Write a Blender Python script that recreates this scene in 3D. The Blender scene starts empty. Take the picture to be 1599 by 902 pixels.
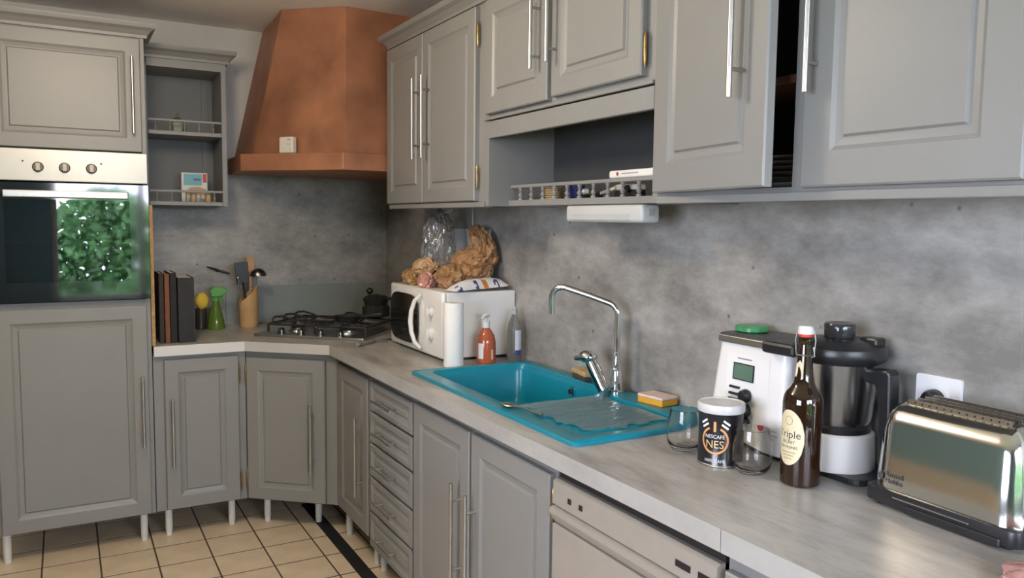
import bpy, bmesh, math, random
from mathutils import Vector, Matrix, noise
from mathutils.geometry import tessellate_polygon
random.seed(7); noise.seed_set(5)
sc = bpy.context.scene
C = sc.collection
PI = math.pi

# ---------------------------------------------------------------- camera
YAW, PITCH, ROLL = math.radians(29.43), math.radians(4.907), math.radians(.671)
fw = Vector((math.sin(YAW)*math.cos(PITCH), math.cos(YAW)*math.cos(PITCH), -math.sin(PITCH)))
r0 = Vector((math.cos(YAW), -math.sin(YAW), 0)); u0 = r0.cross(fw)
rt = r0*math.cos(ROLL) + u0*math.sin(ROLL); up = u0*math.cos(ROLL) - r0*math.sin(ROLL)
cam = bpy.data.objects.new('camera', bpy.data.cameras.new('camera')); C.objects.link(cam)
cam.matrix_world = Matrix(((rt.x, up.x, -fw.x, 0), (rt.y, up.y, -fw.y, 0), (rt.z, up.z, -fw.z, 1.48), (0, 0, 0, 1)))
cam.data.sensor_width = 36; cam.data.lens = 36*1241.8/1599; cam.data.clip_start = .02
sc.camera = cam
# ---------------------------------------------------------------- world, lights, exposure
w = bpy.data.worlds.new('sky'); sc.world = w; w.use_nodes = True
bg = w.node_tree.nodes['Background']; bg.inputs[0].default_value = (.80, .83, 1.0, 1); bg.inputs[1].default_value = 30.0
sc.view_settings.view_transform = 'Standard'; sc.view_settings.look = 'None'
sc.view_settings.exposure = 0.0; sc.view_settings.gamma = 1.0; sc.view_settings.use_curve_mapping = False
sc.cycles.use_denoising = True; sc.cycles.caustics_reflective = False
sc.cycles.max_bounces = 8; sc.cycles.transparent_max_bounces = 12
LAMP_POWER = 46.0
LAMP_POS = (.10, 2.40, 2.24)
def area_portal(x0, x1, z0, z1, y):            # portal in the window opening: guides sampling of the sky, adds no light
    l = bpy.data.lights.new('window_portal', 'AREA'); l.shape = 'RECTANGLE'; l.size = x1-x0; l.size_y = z1-z0
    o = bpy.data.objects.new('window_portal', l); C.objects.link(o); o.location = ((x0+x1)/2, y, (z0+z1)/2)
    o.rotation_euler = (PI/2, 0, 0)   # emits towards +y
    l.cycles.is_portal = True
WX0, WX1, WZ0, WZ1, WY = -.10, 1.55, .60, 2.20, -1.6
area_portal(WX0, WX1, WZ0, WZ1, WY-.02)
VY0, VY1, VZ0, VZ1, VX = -.75, .95, .90, 2.15, -1.8      # unseen second window, added in the left wall to brighten the sink run
area_portal(VY0, VY1, VZ0, VZ1, 0)
_p = [o for o in C.objects if o.name.startswith('window_portal')][-1]
_p.location = (VX-.02, (VY0+VY1)/2, (VZ0+VZ1)/2); _p.rotation_euler = (PI/2, 0, -PI/2)   # emits towards +x

# ---------------------------------------------------------------- materials
MATS = {}
def M(name, col, rough=.5, metal=0., var=.05, scale=6., bump=0., bscale=150., **kw):
    if name in MATS: return MATS[name]
    m = bpy.data.materials.new(name); m.use_nodes = True; nt = m.node_tree; b = nt.nodes['Principled BSDF']
    b.inputs['Roughness'].default_value = rough; b.inputs['Metallic'].default_value = metal
    for k, v in kw.items(): b.inputs[k.replace('_', ' ')].default_value = v
    tc = nt.nodes.new('ShaderNodeTexCoord')
    n = nt.nodes.new('ShaderNodeTexNoise'); n.inputs['Scale'].default_value = scale; n.inputs['Detail'].default_value = 5
    nt.links.new(tc.outputs['Object'], n.inputs['Vector'])
    r = nt.nodes.new('ShaderNodeValToRGB')
    r.color_ramp.elements[0].position = .3; r.color_ramp.elements[1].position = .7
    r.color_ramp.elements[0].color = (*[c*(1-var) for c in col], 1); r.color_ramp.elements[1].color = (*[min(1, c*(1+var)) for c in col], 1)
    nt.links.new(n.outputs['Fac'], r.inputs['Fac']); nt.links.new(r.outputs['Color'], b.inputs['Base Color'])
    if bump:
        n2 = nt.nodes.new('ShaderNodeTexNoise'); n2.inputs['Scale'].default_value = bscale; n2.inputs['Detail'].default_value = 4
        nt.links.new(tc.outputs['Object'], n2.inputs['Vector'])
        bp = nt.nodes.new('ShaderNodeBump'); bp.inputs['Strength'].default_value = bump; bp.inputs['Distance'].default_value = .004
        nt.links.new(n2.outputs['Fac'], bp.inputs['Height']); nt.links.new(bp.outputs['Normal'], b.inputs['Normal'])
    MATS[name] = m; return m
def concrete(name, dark, mid, light, stretch, rough, scale=2.2, speck=.5):
    m = bpy.data.materials.new(name); m.use_nodes = True; nt = m.node_tree; b = nt.nodes['Principled BSDF']
    b.inputs['Roughness'].default_value = rough
    tc = nt.nodes.new('ShaderNodeTexCoord'); mp = nt.nodes.new('ShaderNodeMapping'); mp.inputs['Scale'].default_value = stretch
    nt.links.new(tc.outputs['Object'], mp.inputs['Vector'])
    n = nt.nodes.new('ShaderNodeTexNoise'); n.inputs['Scale'].default_value = scale; n.inputs['Detail'].default_value = 12; n.inputs['Roughness'].default_value = .74
    nt.links.new(mp.outputs['Vector'], n.inputs['Vector'])
    r = nt.nodes.new('ShaderNodeValToRGB'); e = r.color_ramp.elements
    e[0].position = .36; e[0].color = (*dark, 1); e[1].position = .66; e[1].color = (*light, 1)
    k = e.new(.5); k.color = (*mid, 1)
    nt.links.new(n.outputs['Fac'], r.inputs['Fac'])
    v = nt.nodes.new('ShaderNodeTexVoronoi'); v.inputs['Scale'].default_value = 9; v.inputs['Randomness'].default_value = 1
    nt.links.new(tc.outputs['Object'], v.inputs['Vector'])
    r2 = nt.nodes.new('ShaderNodeValToRGB'); r2.color_ramp.elements[0].position = .03; r2.color_ramp.elements[1].position = .075
    s = 1-speck; r2.color_ramp.elements[0].color = (s, s, s, 1); r2.color_ramp.elements[1].color = (1, 1, 1, 1)
    nt.links.new(v.outputs['Distance'], r2.inputs['Fac'])
    mx = nt.nodes.new('ShaderNodeMix'); mx.data_type = 'RGBA'; mx.blend_type = 'MULTIPLY'; mx.inputs[0].default_value = 1
    nt.links.new(r.outputs['Color'], mx.inputs[6]); nt.links.new(r2.outputs['Color'], mx.inputs[7])
    nt.links.new(mx.outputs[2], b.inputs['Base Color'])
    MATS[name] = m; return m
def thinfilm(name, tint, refl, rough, diffuse_mix=0., mcol=(.8, .8, .8)):          # thin clear film / pane: mostly see-through with a sharp reflection
    m = bpy.data.materials.new(name); m.use_nodes = True; nt = m.node_tree
    for nd in list(nt.nodes): nt.nodes.remove(nd)
    o = nt.nodes.new('ShaderNodeOutputMaterial'); t = nt.nodes.new('ShaderNodeBsdfTransparent'); g = nt.nodes.new('ShaderNodeBsdfGlossy')
    tc = nt.nodes.new('ShaderNodeTexCoord'); n = nt.nodes.new('ShaderNodeTexNoise'); n.inputs['Scale'].default_value = 12
    nt.links.new(tc.outputs['Object'], n.inputs['Vector'])
    r = nt.nodes.new('ShaderNodeValToRGB'); r.color_ramp.elements[0].color = (*[c*.9 for c in tint], 1); r.color_ramp.elements[1].color = (*tint, 1)
    nt.links.new(n.outputs['Fac'], r.inputs['Fac']); nt.links.new(r.outputs['Color'], t.inputs['Color'])
    g.inputs['Roughness'].default_value = rough
    lw = nt.nodes.new('ShaderNodeFresnel'); lw.inputs['IOR'].default_value = refl
    x = nt.nodes.new('ShaderNodeMixShader'); nt.links.new(lw.outputs[0], x.inputs[0])
    
    df = nt.nodes.new('ShaderNodeBsdfDiffuse'); df.inputs[0].default_value = (*mcol, 1); mk_ = nt.nodes.new('ShaderNodeMixShader'); mk_.inputs[0].default_value = diffuse_mix
    nt.links.new(t.outputs[0], mk_.inputs[1]); nt.links.new(df.outputs[0], mk_.inputs[2])
    nt.links.new(mk_.outputs[0], x.inputs[1]); nt.links.new(g.outputs[0], x.inputs[2]); nt.links.new(x.outputs[0], o.inputs[0])
    MATS[name] = m; return m

GREY = M('grey_paint', (.238, .236, .226), .42, var=.03, scale=4, bump=.06, bscale=260)
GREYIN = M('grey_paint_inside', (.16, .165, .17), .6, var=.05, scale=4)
WHITEPL = M('white_plastic', (.72, .72, .69), .35, var=.02)
WHITE = M('white_enamel', (.76, .75, .72), .3, var=.02)
STEEL = M('brushed_steel', (.50, .485, .455), .34, 1., var=.05, scale=30)
CHROME = M('chrome', (.78, .78, .80), .07, 1., var=.02)
BRASS = M('brass', (.42, .26, .09), .3, 1., var=.3, scale=60)
COPPER = M('copper_paint', (.40, .175, .095), .48, .35, var=.30, scale=5, bump=.12, bscale=40)
BLACK = M('black_plastic', (.016, .016, .018), .35, var=.2)
BLACKM = M('black_iron', (.018, .018, .018), .6, var=.2)
RUBBER = M('black_rubber_strip', (.012, .012, .013), .6, var=.2)
TEAL = M('teal_composite', (.006, .210, .290), .28, var=.05, scale=20)
WALLP = M('white_wall_paint', (.60, .585, .57), .85, var=.03, bump=.1, bscale=90)
CEILP = M('white_ceiling_paint', (.90, .86, .83), .9, var=.03, bump=.1, bscale=60)
TEALW = M('teal_wall_paint', (.17, .28, .31), .8, var=.05)
TILE = M('beige_tile', (.68, .55, .385), .32, var=.09, scale=9, bump=.05, bscale=60)
GROUT = M('brown_grout', (.075, .05, .035), .9, var=.2, scale=30)
PANEL = concrete('concrete_laminate_panel', (.19, .182, .167), (.295, .283, .262), (.425, .410, .382), (1, .8, 1.5), .42, 3.4, .65)
TOPM = concrete('concrete_laminate_worktop', (.23, .215, .195), (.37, .35, .32), (.49, .47, .43), (2.4, .6, 1), .33, 3.6, .3)
EDGEM = concrete('concrete_edge_band', (.30, .29, .275), (.37, .36, .34), (.43, .42, .40), (1, .6, 1), .4, 3., .1)
EDGEW = M('white_edge_band', (.66, .66, .65), .4, var=.02)
EDGEW2 = M('shaded_edge_band', (.50, .495, .47), .4, var=.02)  # same white edging, greyed for the weaker light on the diagonal
CHIP = M('raw_chipboard', (.40, .24, .10), .8, var=.3, scale=60)
WOOD = M('light_bamboo', (.56, .34, .15), .5, var=.12, scale=14)
WOOD2 = M('wooden_utensil', (.50, .30, .14), .6, var=.2, scale=20)
GLASS = M('clear_glass', (1, 1, 1), .01, var=0, Transmission_Weight=1., IOR=1.45)
BROWNGL = M('brown_bottle_glass', (.020, .008, .003), .03, var=.05, Coat_Weight=.5)
OVENGL = thinfilm('dark_oven_glass', (.45, .45, .45), 1.95, .015)
OVENBK = M('black_oven_glass', (.008, .008, .009), .05, var=.05, IOR=1.9)
FILM = thinfilm('clear_plastic_film', (.965, .97, .97), 1.6, .10, .10)  # white sheen of the film put in as a diffuse share
PANE = thinfilm('window_pane', (.97, .98, .98), 1.45, .01)
KRAFT = M('brown_paper', (.36, .20, .09), .5, var=.25, scale=14, bump=.25, bscale=40)
DWM = M('dishwasher_steel', (.42, .39, .35), .38, .35, var=.03, scale=20)

# ---------------------------------------------------------------- mesh helpers
def box(bm, x0, x1, y0, y1, z0, z1):
    v = [bm.verts.new((x, y, z)) for z in (z0, z1) for y in (y0, y1) for x in (x0, x1)]
    for f in ((0, 2, 3, 1), (4, 5, 7, 6), (0, 1, 5, 4), (2, 6, 7, 3), (0, 4, 6, 2), (1, 3, 7, 5)): bm.faces.new([v[i] for i in f])
    return bm
def prism(bm, pts, z0, z1, holes=()):
    loops = [pts]+list(holes); n = []
    lo = [[bm.verts.new((x, y, z0)) for x, y in l] for l in loops]; hi = [[bm.verts.new((x, y, z1)) for x, y in l] for l in loops]
    tri = tessellate_polygon([[Vector((x, y, 0)) for x, y in l] for l in loops])
    fl = [v for l in lo for v in l]; fh = [v for l in hi for v in l]
    for t in tri:
        for a in (fl, fh):
            try: bm.faces.new([a[i] for i in t])
            except ValueError: pass
    for a, b in zip(lo, hi):
        for i in range(len(a)): bm.faces.new([a[i], a[(i+1) % len(a)], b[(i+1) % len(a)], b[i]])
    return bm
def rrect(x0, x1, y0, y1, r, n=5):
    out = []
    for cx, cy, a in ((x1-r, y1-r, 0), (x0+r, y1-r, 90), (x0+r, y0+r, 180), (x1-r, y0+r, 270)):
        for k in range(n+1):
            t = math.radians(a+90*k/n); out.append((cx+r*math.cos(t), cy+r*math.sin(t)))
    return out
def lathe(bm, prof, seg=24, c=(0, 0), cap=True):
    rings = []
    for r, z in prof:
        rings.append([bm.verts.new((c[0]+max(r, 1e-4)*math.cos(2*PI*k/seg), c[1]+max(r, 1e-4)*math.sin(2*PI*k/seg), z)) for k in range(seg)])
    for a, b in zip(rings, rings[1:]):
        for k in range(seg): bm.faces.new([a[k], a[(k+1) % seg], b[(k+1) % seg], b[k]])
    if cap:
        bm.faces.new(rings[0][::-1]); bm.faces.new(rings[-1])
    return bm
def tube(bm, pts, r, seg=10):
    pts = [Vector(p) for p in pts]; rr = r if isinstance(r, (list, tuple)) else [r]*len(pts)
    rings = []; ref = None
    for i, p in enumerate(pts):
        d = (pts[min(i+1, len(pts)-1)]-pts[max(i-1, 0)]).normalized()
        if ref is None: ref = d.orthogonal().normalized()
        ref = (ref-d*ref.dot(d)).normalized(); q = d.cross(ref)
        rings.append([bm.verts.new(p+(ref*math.cos(2*PI*k/seg)+q*math.sin(2*PI*k/seg))*rr[i]) for k in range(seg)])
    for a, b in zip(rings, rings[1:]):
        for k in range(seg): bm.faces.new([a[k], a[(k+1) % seg], b[(k+1) % seg], b[k]])
    bm.faces.new(rings[0][::-1]); bm.faces.new(rings[-1])
    return bm
def arc(c, u, v, r, a0, a1, n=8):
    c, u, v = Vector(c), Vector(u), Vector(v)
    return [c+(u*math.cos(math.radians(a0+(a1-a0)*k/n))+v*math.sin(math.radians(a0+(a1-a0)*k/n)))*r for k in range(n+1)]
def nb(): return bmesh.new()
def bev(bm, w=.004, seg=2, ang=40):
    bmesh.ops.recalc_face_normals(bm, faces=bm.faces)
    ed = [e for e in bm.edges if len(e.link_faces) == 2 and e.calc_face_angle(0) > math.radians(ang)]
    bmesh.ops.bevel(bm, geom=ed, offset=w, segments=seg, affect='EDGES', profile=.5, clamp_overlap=True)
    return bm
def obj(name, bm, mat, parent=None, smooth=False, loc=None, rotz=None):
    bmesh.ops.recalc_face_normals(bm, faces=bm.faces)
    me = bpy.data.meshes.new(name); bm.to_mesh(me); bm.free()
    for m in (mat if isinstance(mat, (list, tuple)) else [mat]): me.materials.append(m)
    if smooth:
        me.polygons.foreach_set('use_smooth', [True]*len(me.polygons))
        me.set_sharp_from_angle(angle=math.radians(38))
    o = bpy.data.objects.new(name, me); C.objects.link(o)
    if loc: o.location = loc
    if rotz is not None: o.rotation_euler = (0, 0, rotz)
    if parent: o.parent = parent
    return o
def tag(o, label, cat, group=None, kind=None):
    o['label'] = label
    if cat: o['category'] = cat
    if group: o['group'] = group
    if kind: o['kind'] = kind
    return o
def thing(name, label, cat, loc=(0, 0, 0), rotz=0, group=None):
    o = bpy.data.objects.new(name, None); C.objects.link(o); o.location = loc; o.rotation_euler = (0, 0, rotz); o.empty_display_size = .05
    return tag(o, label, cat, group)
def struct(name, bm, m, label):
    o = obj(name, bm, m); o['kind'] = 'structure'; o['label'] = label; return o
def text_bm(s, size, fn, extr=.0, align='CENTER', shear=0):     # flat lettering; fn maps (x, z) of the text plane to a 3-D point
    cu = bpy.data.curves.new('lettering', 'FONT'); cu.body = s; cu.size = size; cu.align_x = align; cu.shear = shear; cu.resolution_u = 3
    t = bpy.data.objects.new('lettering', cu); C.objects.link(t); bpy.context.view_layer.update()
    me = bpy.data.meshes.new_from_object(t.evaluated_get(bpy.context.evaluated_depsgraph_get()))
    bm = nb(); bm.from_mesh(me); bpy.data.objects.remove(t); bpy.data.meshes.remove(me); bpy.data.curves.remove(cu)
    bmesh.ops.triangulate(bm, faces=bm.faces)
    for v in bm.verts: v.co = Vector(fn(v.co.x, v.co.y))
    return bm
def poly_bm(pts, fn):
    bm = nb(); vs = [bm.verts.new(fn(x, z)) for x, z in pts]
    for t in tessellate_polygon([[Vector((x, z, 0)) for x, z in pts]]):
        bm.faces.new([vs[i] for i in t])
    return bm
def blob(bm, c, rx, ry, rz, amp=.15, freq=3., sub=4, seed=0, flat=True, crease=0.):
    m = nb(); bmesh.ops.create_icosphere(m, subdivisions=sub, radius=1)
    off = Vector((seed*3.1, seed*1.7, seed*2.3))
    idx = {}
    for v in m.verts:
        d = v.co.normalized(); k = 1+amp*noise.noise(d*freq+off)+amp*.5*noise.noise(d*freq*2.7+off)
        if crease: k += crease*(1-2*abs(noise.noise(d*freq*1.7+off*2)))-crease*.5
        p = Vector((d.x*rx*k, d.y*ry*k, d.z*rz*k))
        if flat and p.z < -rz*.8: p.z = -rz*.8+(p.z+rz*.8)*.05
        idx[v.index] = bm.verts.new(Vector(c)+p)
    for f in m.faces: bm.faces.new([idx[v.index] for v in f.verts])
    m.free(); return bm

# ---------------------------------------------------------------- the room
XR, YB, ZC = 1.69, 4.52, 2.48
XL, YR = VX, WY
fl = struct('floor', box(nb(), XL, XR+.1, YR, YB+.1, -.05, -.0008), GROUT, 'beige tiled kitchen floor with dark brown joints')
TP = .2165
tm = bev(box(nb(), -.1046, .1046, -.1038, .1038, -.006, 0), .0004, 1)
t0 = obj('tile', tm, TILE, fl); cells = []
for i in range(-12, 5):
    for j in range(-27, 6):
        cx = .852+TP*i; cy = 3.676+TP*j
        if cx-.1 < XL or cx+.1 > XR or cy-.1 < YR or cy+.1 > YB: continue
        cells.append((-(cy-3.2)**2-(cx-.3)**2*.8, cx, cy))
cells.sort(reverse=True)
rest = nb()
for k, (_, cx, cy) in enumerate(cells):
    if k == 0: t0.location = (cx, cy, 0)
    elif k < 290:
        t = t0.copy(); C.objects.link(t); t.parent = fl; t.location = (cx, cy, 0)
    else: box(rest, cx-.1046, cx+.1046, cy-.1038, cy+.1038, -.006, 0)
o = obj('tile_field', rest, TILE, fl); o['kind'] = 'stuff'
tag(obj('floor_strip', bev(box(nb(), 1.03, 1.088, .9, 4.03, 0, .004), .001, 1), RUBBER), 'flat black strip lying on the floor tiles along the base cabinets', 'floor strip')
struct('ceiling', box(nb(), XL, XR+.1, YR, YB+.1, ZC, ZC+.05), CEILP, 'pale plaster ceiling above the cabinets')
wb = struct('wall_back', box(nb(), XL, XR+.1, YB, YB+.1, 0, ZC), WALLP, 'white painted back wall behind the copper hood')
obj('backsplash_panel', box(nb(), .34, XR-.012, YB-.012, YB, .90, 1.80), PANEL, wb)
obj('splash_strip', box(nb(), .757, XR-.012, YB-.020, YB-.012, .90, 1.105), M('grey_green_splash_strip', (.215, .235, .215), .35, var=.06), wb)
wr = struct('wall_right', box(nb(), XR, XR+.1, YR, YB, 0, ZC), WALLP, 'wall behind the sink run')
obj('backsplash_panel', box(nb(), XR-.012, XR, .2, YB-.012, .90, 1.56), PANEL, wr)
obj('reflection_panel', box(nb(), XL, XL+.02, 1.2, YB, 0, .85), M('beige_reflection_panel', (.55, .47, .36), .6, var=.15, scale=2), None)['kind'] = 'structure'; bpy.data.objects['reflection_panel'].name = 'added_panel_1'; bpy.data.objects['added_panel_1']['label'] = 'added beige panel along the teal wall, there for the toaster reflection'  # unseen panel added so the toaster picks up a beige reflection
b = nb()
for a in ((YR, VY0, 0, ZC), (VY1, YB, 0, ZC), (VY0, VY1, 0, VZ0), (VY0, VY1, VZ1, ZC)): box(b, XL-.1, XL, a[0], a[1], a[2], a[3])
struct('wall_left', b, TEALW, 'teal painted wall opposite the sink')
b = nb()
for a in ((XL, WX0, 0, ZC), (WX1, XR+.1, 0, ZC), (WX0, WX1, 0, WZ0), (WX0, WX1, WZ1, ZC)): box(b, a[0], a[1], WY-.12, WY, a[2], a[3])
struct('wall_rear', b, TEALW, 'teal wall with the window behind the viewer')
wn = obj('window_1', nb(), WHITEPL); wn['kind'] = 'structure'; wn['label'] = 'white framed kitchen window'
for nm, a in (('window_frame', (WX0, WX1, WZ0, WZ0+.06)), ('window_frame', (WX0, WX1, WZ1-.06, WZ1)), ('window_frame', (WX0, WX0+.05, WZ0, WZ1)), ('window_frame', (WX1-.05, WX1, WZ0, WZ1)), ('window_mullion', (.70, .76, WZ0, WZ1))):
    obj(nm, box(nb(), a[0], a[1], WY-.08, WY-.02, a[2], a[3]), WHITEPL, wn)
for a in ((WX0+.05, .70), (.76, WX1-.05)): obj('pane', box(nb(), a[0], a[1], WY-.053, WY-.047, WZ0+.06, WZ1-.06), PANE, wn)
wn = obj('added_window', nb(), WHITEPL); wn['kind'] = 'structure'; wn['label'] = 'added white framed window in the teal wall, unseen, lighting the sink run'
for nm, a in (('window_frame', (VY0, VY1, VZ0, VZ0+.06)), ('window_frame', (VY0, VY1, VZ1-.06, VZ1)), ('window_frame', (VY0, VY0+.05, VZ0, VZ1)), ('window_frame', (VY1-.05, VY1, VZ0, VZ1)), ('window_mullion', (.07, .13, VZ0, VZ1))):
    obj(nm, box(nb(), XL-.08, XL-.02, a[0], a[1], a[2], a[3]), WHITEPL, wn)
for a in ((VY0+.05, .07), (.13, VY1-.05)): obj('pane', box(nb(), XL-.053, XL-.047, a[0], a[1], VZ0+.06, VZ1-.06), PANE, wn)
# greenery outside the window
b = nb()
for k in range(11000):
    x = random.uniform(-2.2, 3.4); z = random.uniform(.0, 1.60+.25*math.sin(x*3)); y = -3.9+random.uniform(-.35, .35)
    d = Vector((random.gauss(0, 1), random.gauss(0, .5), random.gauss(0, 1))).normalized()*random.uniform(.05, .10)
    e = d.cross(Vector((random.gauss(0, .4), 1, random.gauss(0, .4)))).normalized()*d.length*.42; p = Vector((x, y, z))
    b.faces.new([b.verts.new(q) for q in (p-d, p+e, p+d, p-e)])
tag(obj('hedge_leaves', b, M('green_leaf', (.10, .25, .08), .45, var=.5, scale=3)), 'green hedge leaves outside the window', 'hedge', kind='stuff')
g = struct('ground', prism(nb(), [(-9, -9), (6, -9), (6, WY-.12), (VX-.1, WY-.12), (VX-.1, 6), (-9, 6)], -.1, -.02), M('grass_ground', (.12, .20, .06), .9, var=.4), 'grass outside the window')

# ---------------------------------------------------------------- cabinet parts
def door_bm(w, h, t=.022, f=.058):
    bm = nb(); rings = []
    for ins, y in ((0, 0), (0, -t+.004), (.004, -t), (f, -t), (f+.009, -t+.006), (f+.022, -t+.0095), (f+.026, -t+.0095), (f+.031, -t+.003)):
        rings.append([bm.verts.new(p) for p in ((ins, y, ins), (w-ins, y, ins), (w-ins, y, h-ins), (ins, y, h-ins))])
    for a, b_ in zip(rings, rings[1:]):
        for k in range(4): bm.faces.new([a[k], a[(k+1) % 4], b_[(k+1) % 4], b_[k]])
    bm.faces.new(rings[0]); bm.faces.new(rings[-1]); return bm
def handle(parent, x, z0, z1, t=.022, off=.034, r=.0062, horiz=False):
    y = -t-off
    P = (lambda s: (s, y, x)) if horiz else (lambda s: (x, y, s))      # horiz: x is the height, z0..z1 run sideways
    Q = (lambda s: (s, -t+.001, x)) if horiz else (lambda s: (x, -t+.001, s))
    h = obj('handle', tube(nb(), [P(z0), P(z1)], r, 12), STEEL, parent, True)
    for s in (z0+(z1-z0)*.17, z1-(z1-z0)*.17): obj('standoff', tube(nb(), [P(s), Q(s)], r*.75, 8), STEEL, h, True) if parent.parent is None else None
    if parent.parent is not None:                                      # deepest level allowed: posts belong to the bar's own mesh
        b = nb(); b.from_mesh(h.data)
        for s in (z0+(z1-z0)*.17, z1-(z1-z0)*.17): tube(b, [P(s), Q(s)], r*.75, 8)
        b.to_mesh(h.data); b.free(); h.data.polygons.foreach_set('use_smooth', [True]*len(h.data.polygons)); h.data.set_sharp_from_angle(angle=.7)
    return h
def hinge(parent, x, z, t=.022):
    b = nb(); lathe(b, [(.0015, -.048), (.003, -.040), (.0045, -.034), (.0045, .034), (.003, .040), (.0015, .048)], 10)
    for v in b.verts: v.co += Vector((x, -t*.6, z))
    return obj('hinge', b, BRASS, parent, True)
def door(root, x0, x1, z0, z1, hx=None, hz=None, hinges=None, ang=0, f=.058):
    d = obj('door', door_bm(x1-x0, z1-z0, f=f), GREY, root, loc=(x0, 0, z0), rotz=ang)
    if hx is not None: handle(d, hx-x0, hz[0]-z0, hz[1]-z0)
    if hinges:
        for z in hinges[1]: hinge(d, hinges[0]-x0, z-z0)
    return d
def sweep(path, prof):     # moulding along a plan polyline; room side is to the right of travel; prof = (outward, z)
    bm = nb(); rings = []; n = len(path); P = [Vector((*p, 0)) for p in path]
    for i in range(n):
        d1 = (P[i]-P[i-1]).normalized() if i else (P[1]-P[0]).normalized()
        d2 = (P[i+1]-P[i]).normalized() if i < n-1 else d1
        n1 = Vector((d1.y, -d1.x, 0)); n2 = Vector((d2.y, -d2.x, 0)); m = (n1+n2).normalized(); k = 1/max(.3, m.dot(n1))
        rings.append([bm.verts.new(P[i]+m*k*o_+Vector((0, 0, z))) for o_, z in prof])
    s = len(prof)
    for a, b_ in zip(rings, rings[1:]):
        for k in range(s): bm.faces.new([a[k], a[(k+1) % s], b_[(k+1) % s], b_[k]])
    bm.faces.new(rings[0]); bm.faces.new(rings[-1][::-1]); return bm
def leg(root, x, y, h=.132):
    return obj('leg', lathe(nb(), [(.0135, 0), (.0145, .004), (.0145, .024), (.0160, .026), (.0155, h)], 14), WHITEPL, root, True, loc=(x, y, 0))
CROWN = [(0, 0), (.012, 0), (.014, .012), (.030, .030), (.046, .040), (.050, .052), (.050, .060), (0, .060)]
def crown(root, path, z):
    return obj('crown_moulding', sweep(path, [(a, z+b_) for a, b_ in CROWN]), GREY, root)

# ---------------------------------------------------------------- oven tower (front faces -y)
TY = 3.872
tw = thing('tall_oven_cabinet', 'tall grey painted cabinet housing the built-in oven', 'cabinet', (-.27, TY, 0))
b = nb(); box(b, 0, .018, 0, .63, .132, 2.25); box(b, .582, .60, 0, .63, .132, 2.25); box(b, .018, .582, 0, .63, .132, 1.112); box(b, .018, .582, 0, .63, 1.76, 2.25); box(b, .018, .582, .60, .63, 1.112, 1.76)
obj('body', b, GREY, tw)
door(tw, .008, .583, 1.757, 2.242, .548, (1.835, 2.16))
door(tw, .008, .583, .137, 1.088, .556, (.452, .774))
crown(tw, [(-.3, 0), (.60, 0), (.60, .63)], 2.248)
for x, y in ((.02, .04), (.552, .04), (.02, .58), (.552, .58)): leg(tw, x, y)
lp = obj('side_lining', box(nb(), .602, .618, .004, .63, .901, 1.53), PANEL, tw)
obj('raw_edge', box(nb(), .603, .617, -.010, .004, .901, 1.53), CHIP, lp)
ov = thing('built_in_oven', 'built-in oven with steel control panel and black glass door', 'oven', (-.27, TY, 0))
obj('control_panel', bev(box(nb(), .0, .60, -.034, -.001, 1.620, 1.752), .003), M('oven_panel_steel', (.40, .38, .335), .42, 1., var=.06, scale=3), ov)
for x in (.188, .284, .383):
    k = obj('knob', lathe(nb(), [(.021, 0), (.021, .006), (.017, .008), (.017, .010)], 24), M('dark_knob_ring', (.10, .085, .07), .35, .6), ov, True, loc=(x, -.034, 1.678))
    k.rotation_euler = (PI/2, 0, 0)
    obj('knob_grip', bev(box(nb(), -.0085, .0085, -.016, .016, .009, .026), .003), M('beige_knob', (.52, .46, .38), .35), k)
for x, z in ((.135, 1.70), (.42, 1.70)):
    p = obj('indicator', lathe(nb(), [(.004, 0), (.003, .002)], 10), BLACK, ov, loc=(x, -.034, z)); p.rotation_euler = (PI/2, 0, 0)
b = nb()
for a in ((0, .06, 1.118, 1.614), (.525, .60, 1.118, 1.614), (.06, .525, 1.118, 1.20), (.06, .525, 1.545, 1.614)): box(b, a[0], a[1], -.030, -.001, a[2], a[3])
dr = obj('oven_door', b, OVENBK, ov)
obj('door_pane', box(nb(), .06, .525, -.029, -.023, 1.20, 1.545), OVENGL, dr)
h = obj('door_handle', bev(box(nb(), .06, .520, -.062, -.050, 1.552, 1.582), .004), STEEL, dr)
for x in (.09, .49): box_ = obj('handle_post', box(nb(), x-.01, x+.01, -.052, -.029, 1.558, 1.576), STEEL, ov)
b = nb()
for a in ((.03, .57, .02, .025, 1.13, 1.60),): pass
box(b, .025, .035, .0, .5, 1.14, 1.60); box(b, .565, .575, .0, .5, 1.14, 1.60); box(b, .035, .565, .49, .5, 1.14, 1.60); box(b, .035, .565, 0, .49, 1.14, 1.15); box(b, .035, .565, 0, .49, 1.59, 1.60)
obj('oven_cavity', b, M('dark_oven_lining', (.03, .035, .04), .5), ov)
b = nb(); tube(b, [(.04, .02, 1.36), (.56, .02, 1.36)], .0055, 8); tube(b, [(.04, .4, 1.36), (.56, .4, 1.36)], .003, 8)
for k in range(16): tube(b, [(.06+k*.032, .02, 1.36), (.06+k*.032, .4, 1.36)], .0016, 6)
obj('oven_rack', b, M('golden_rack_wire', (.75, .55, .25), .25, 1.), ov, True)

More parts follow.
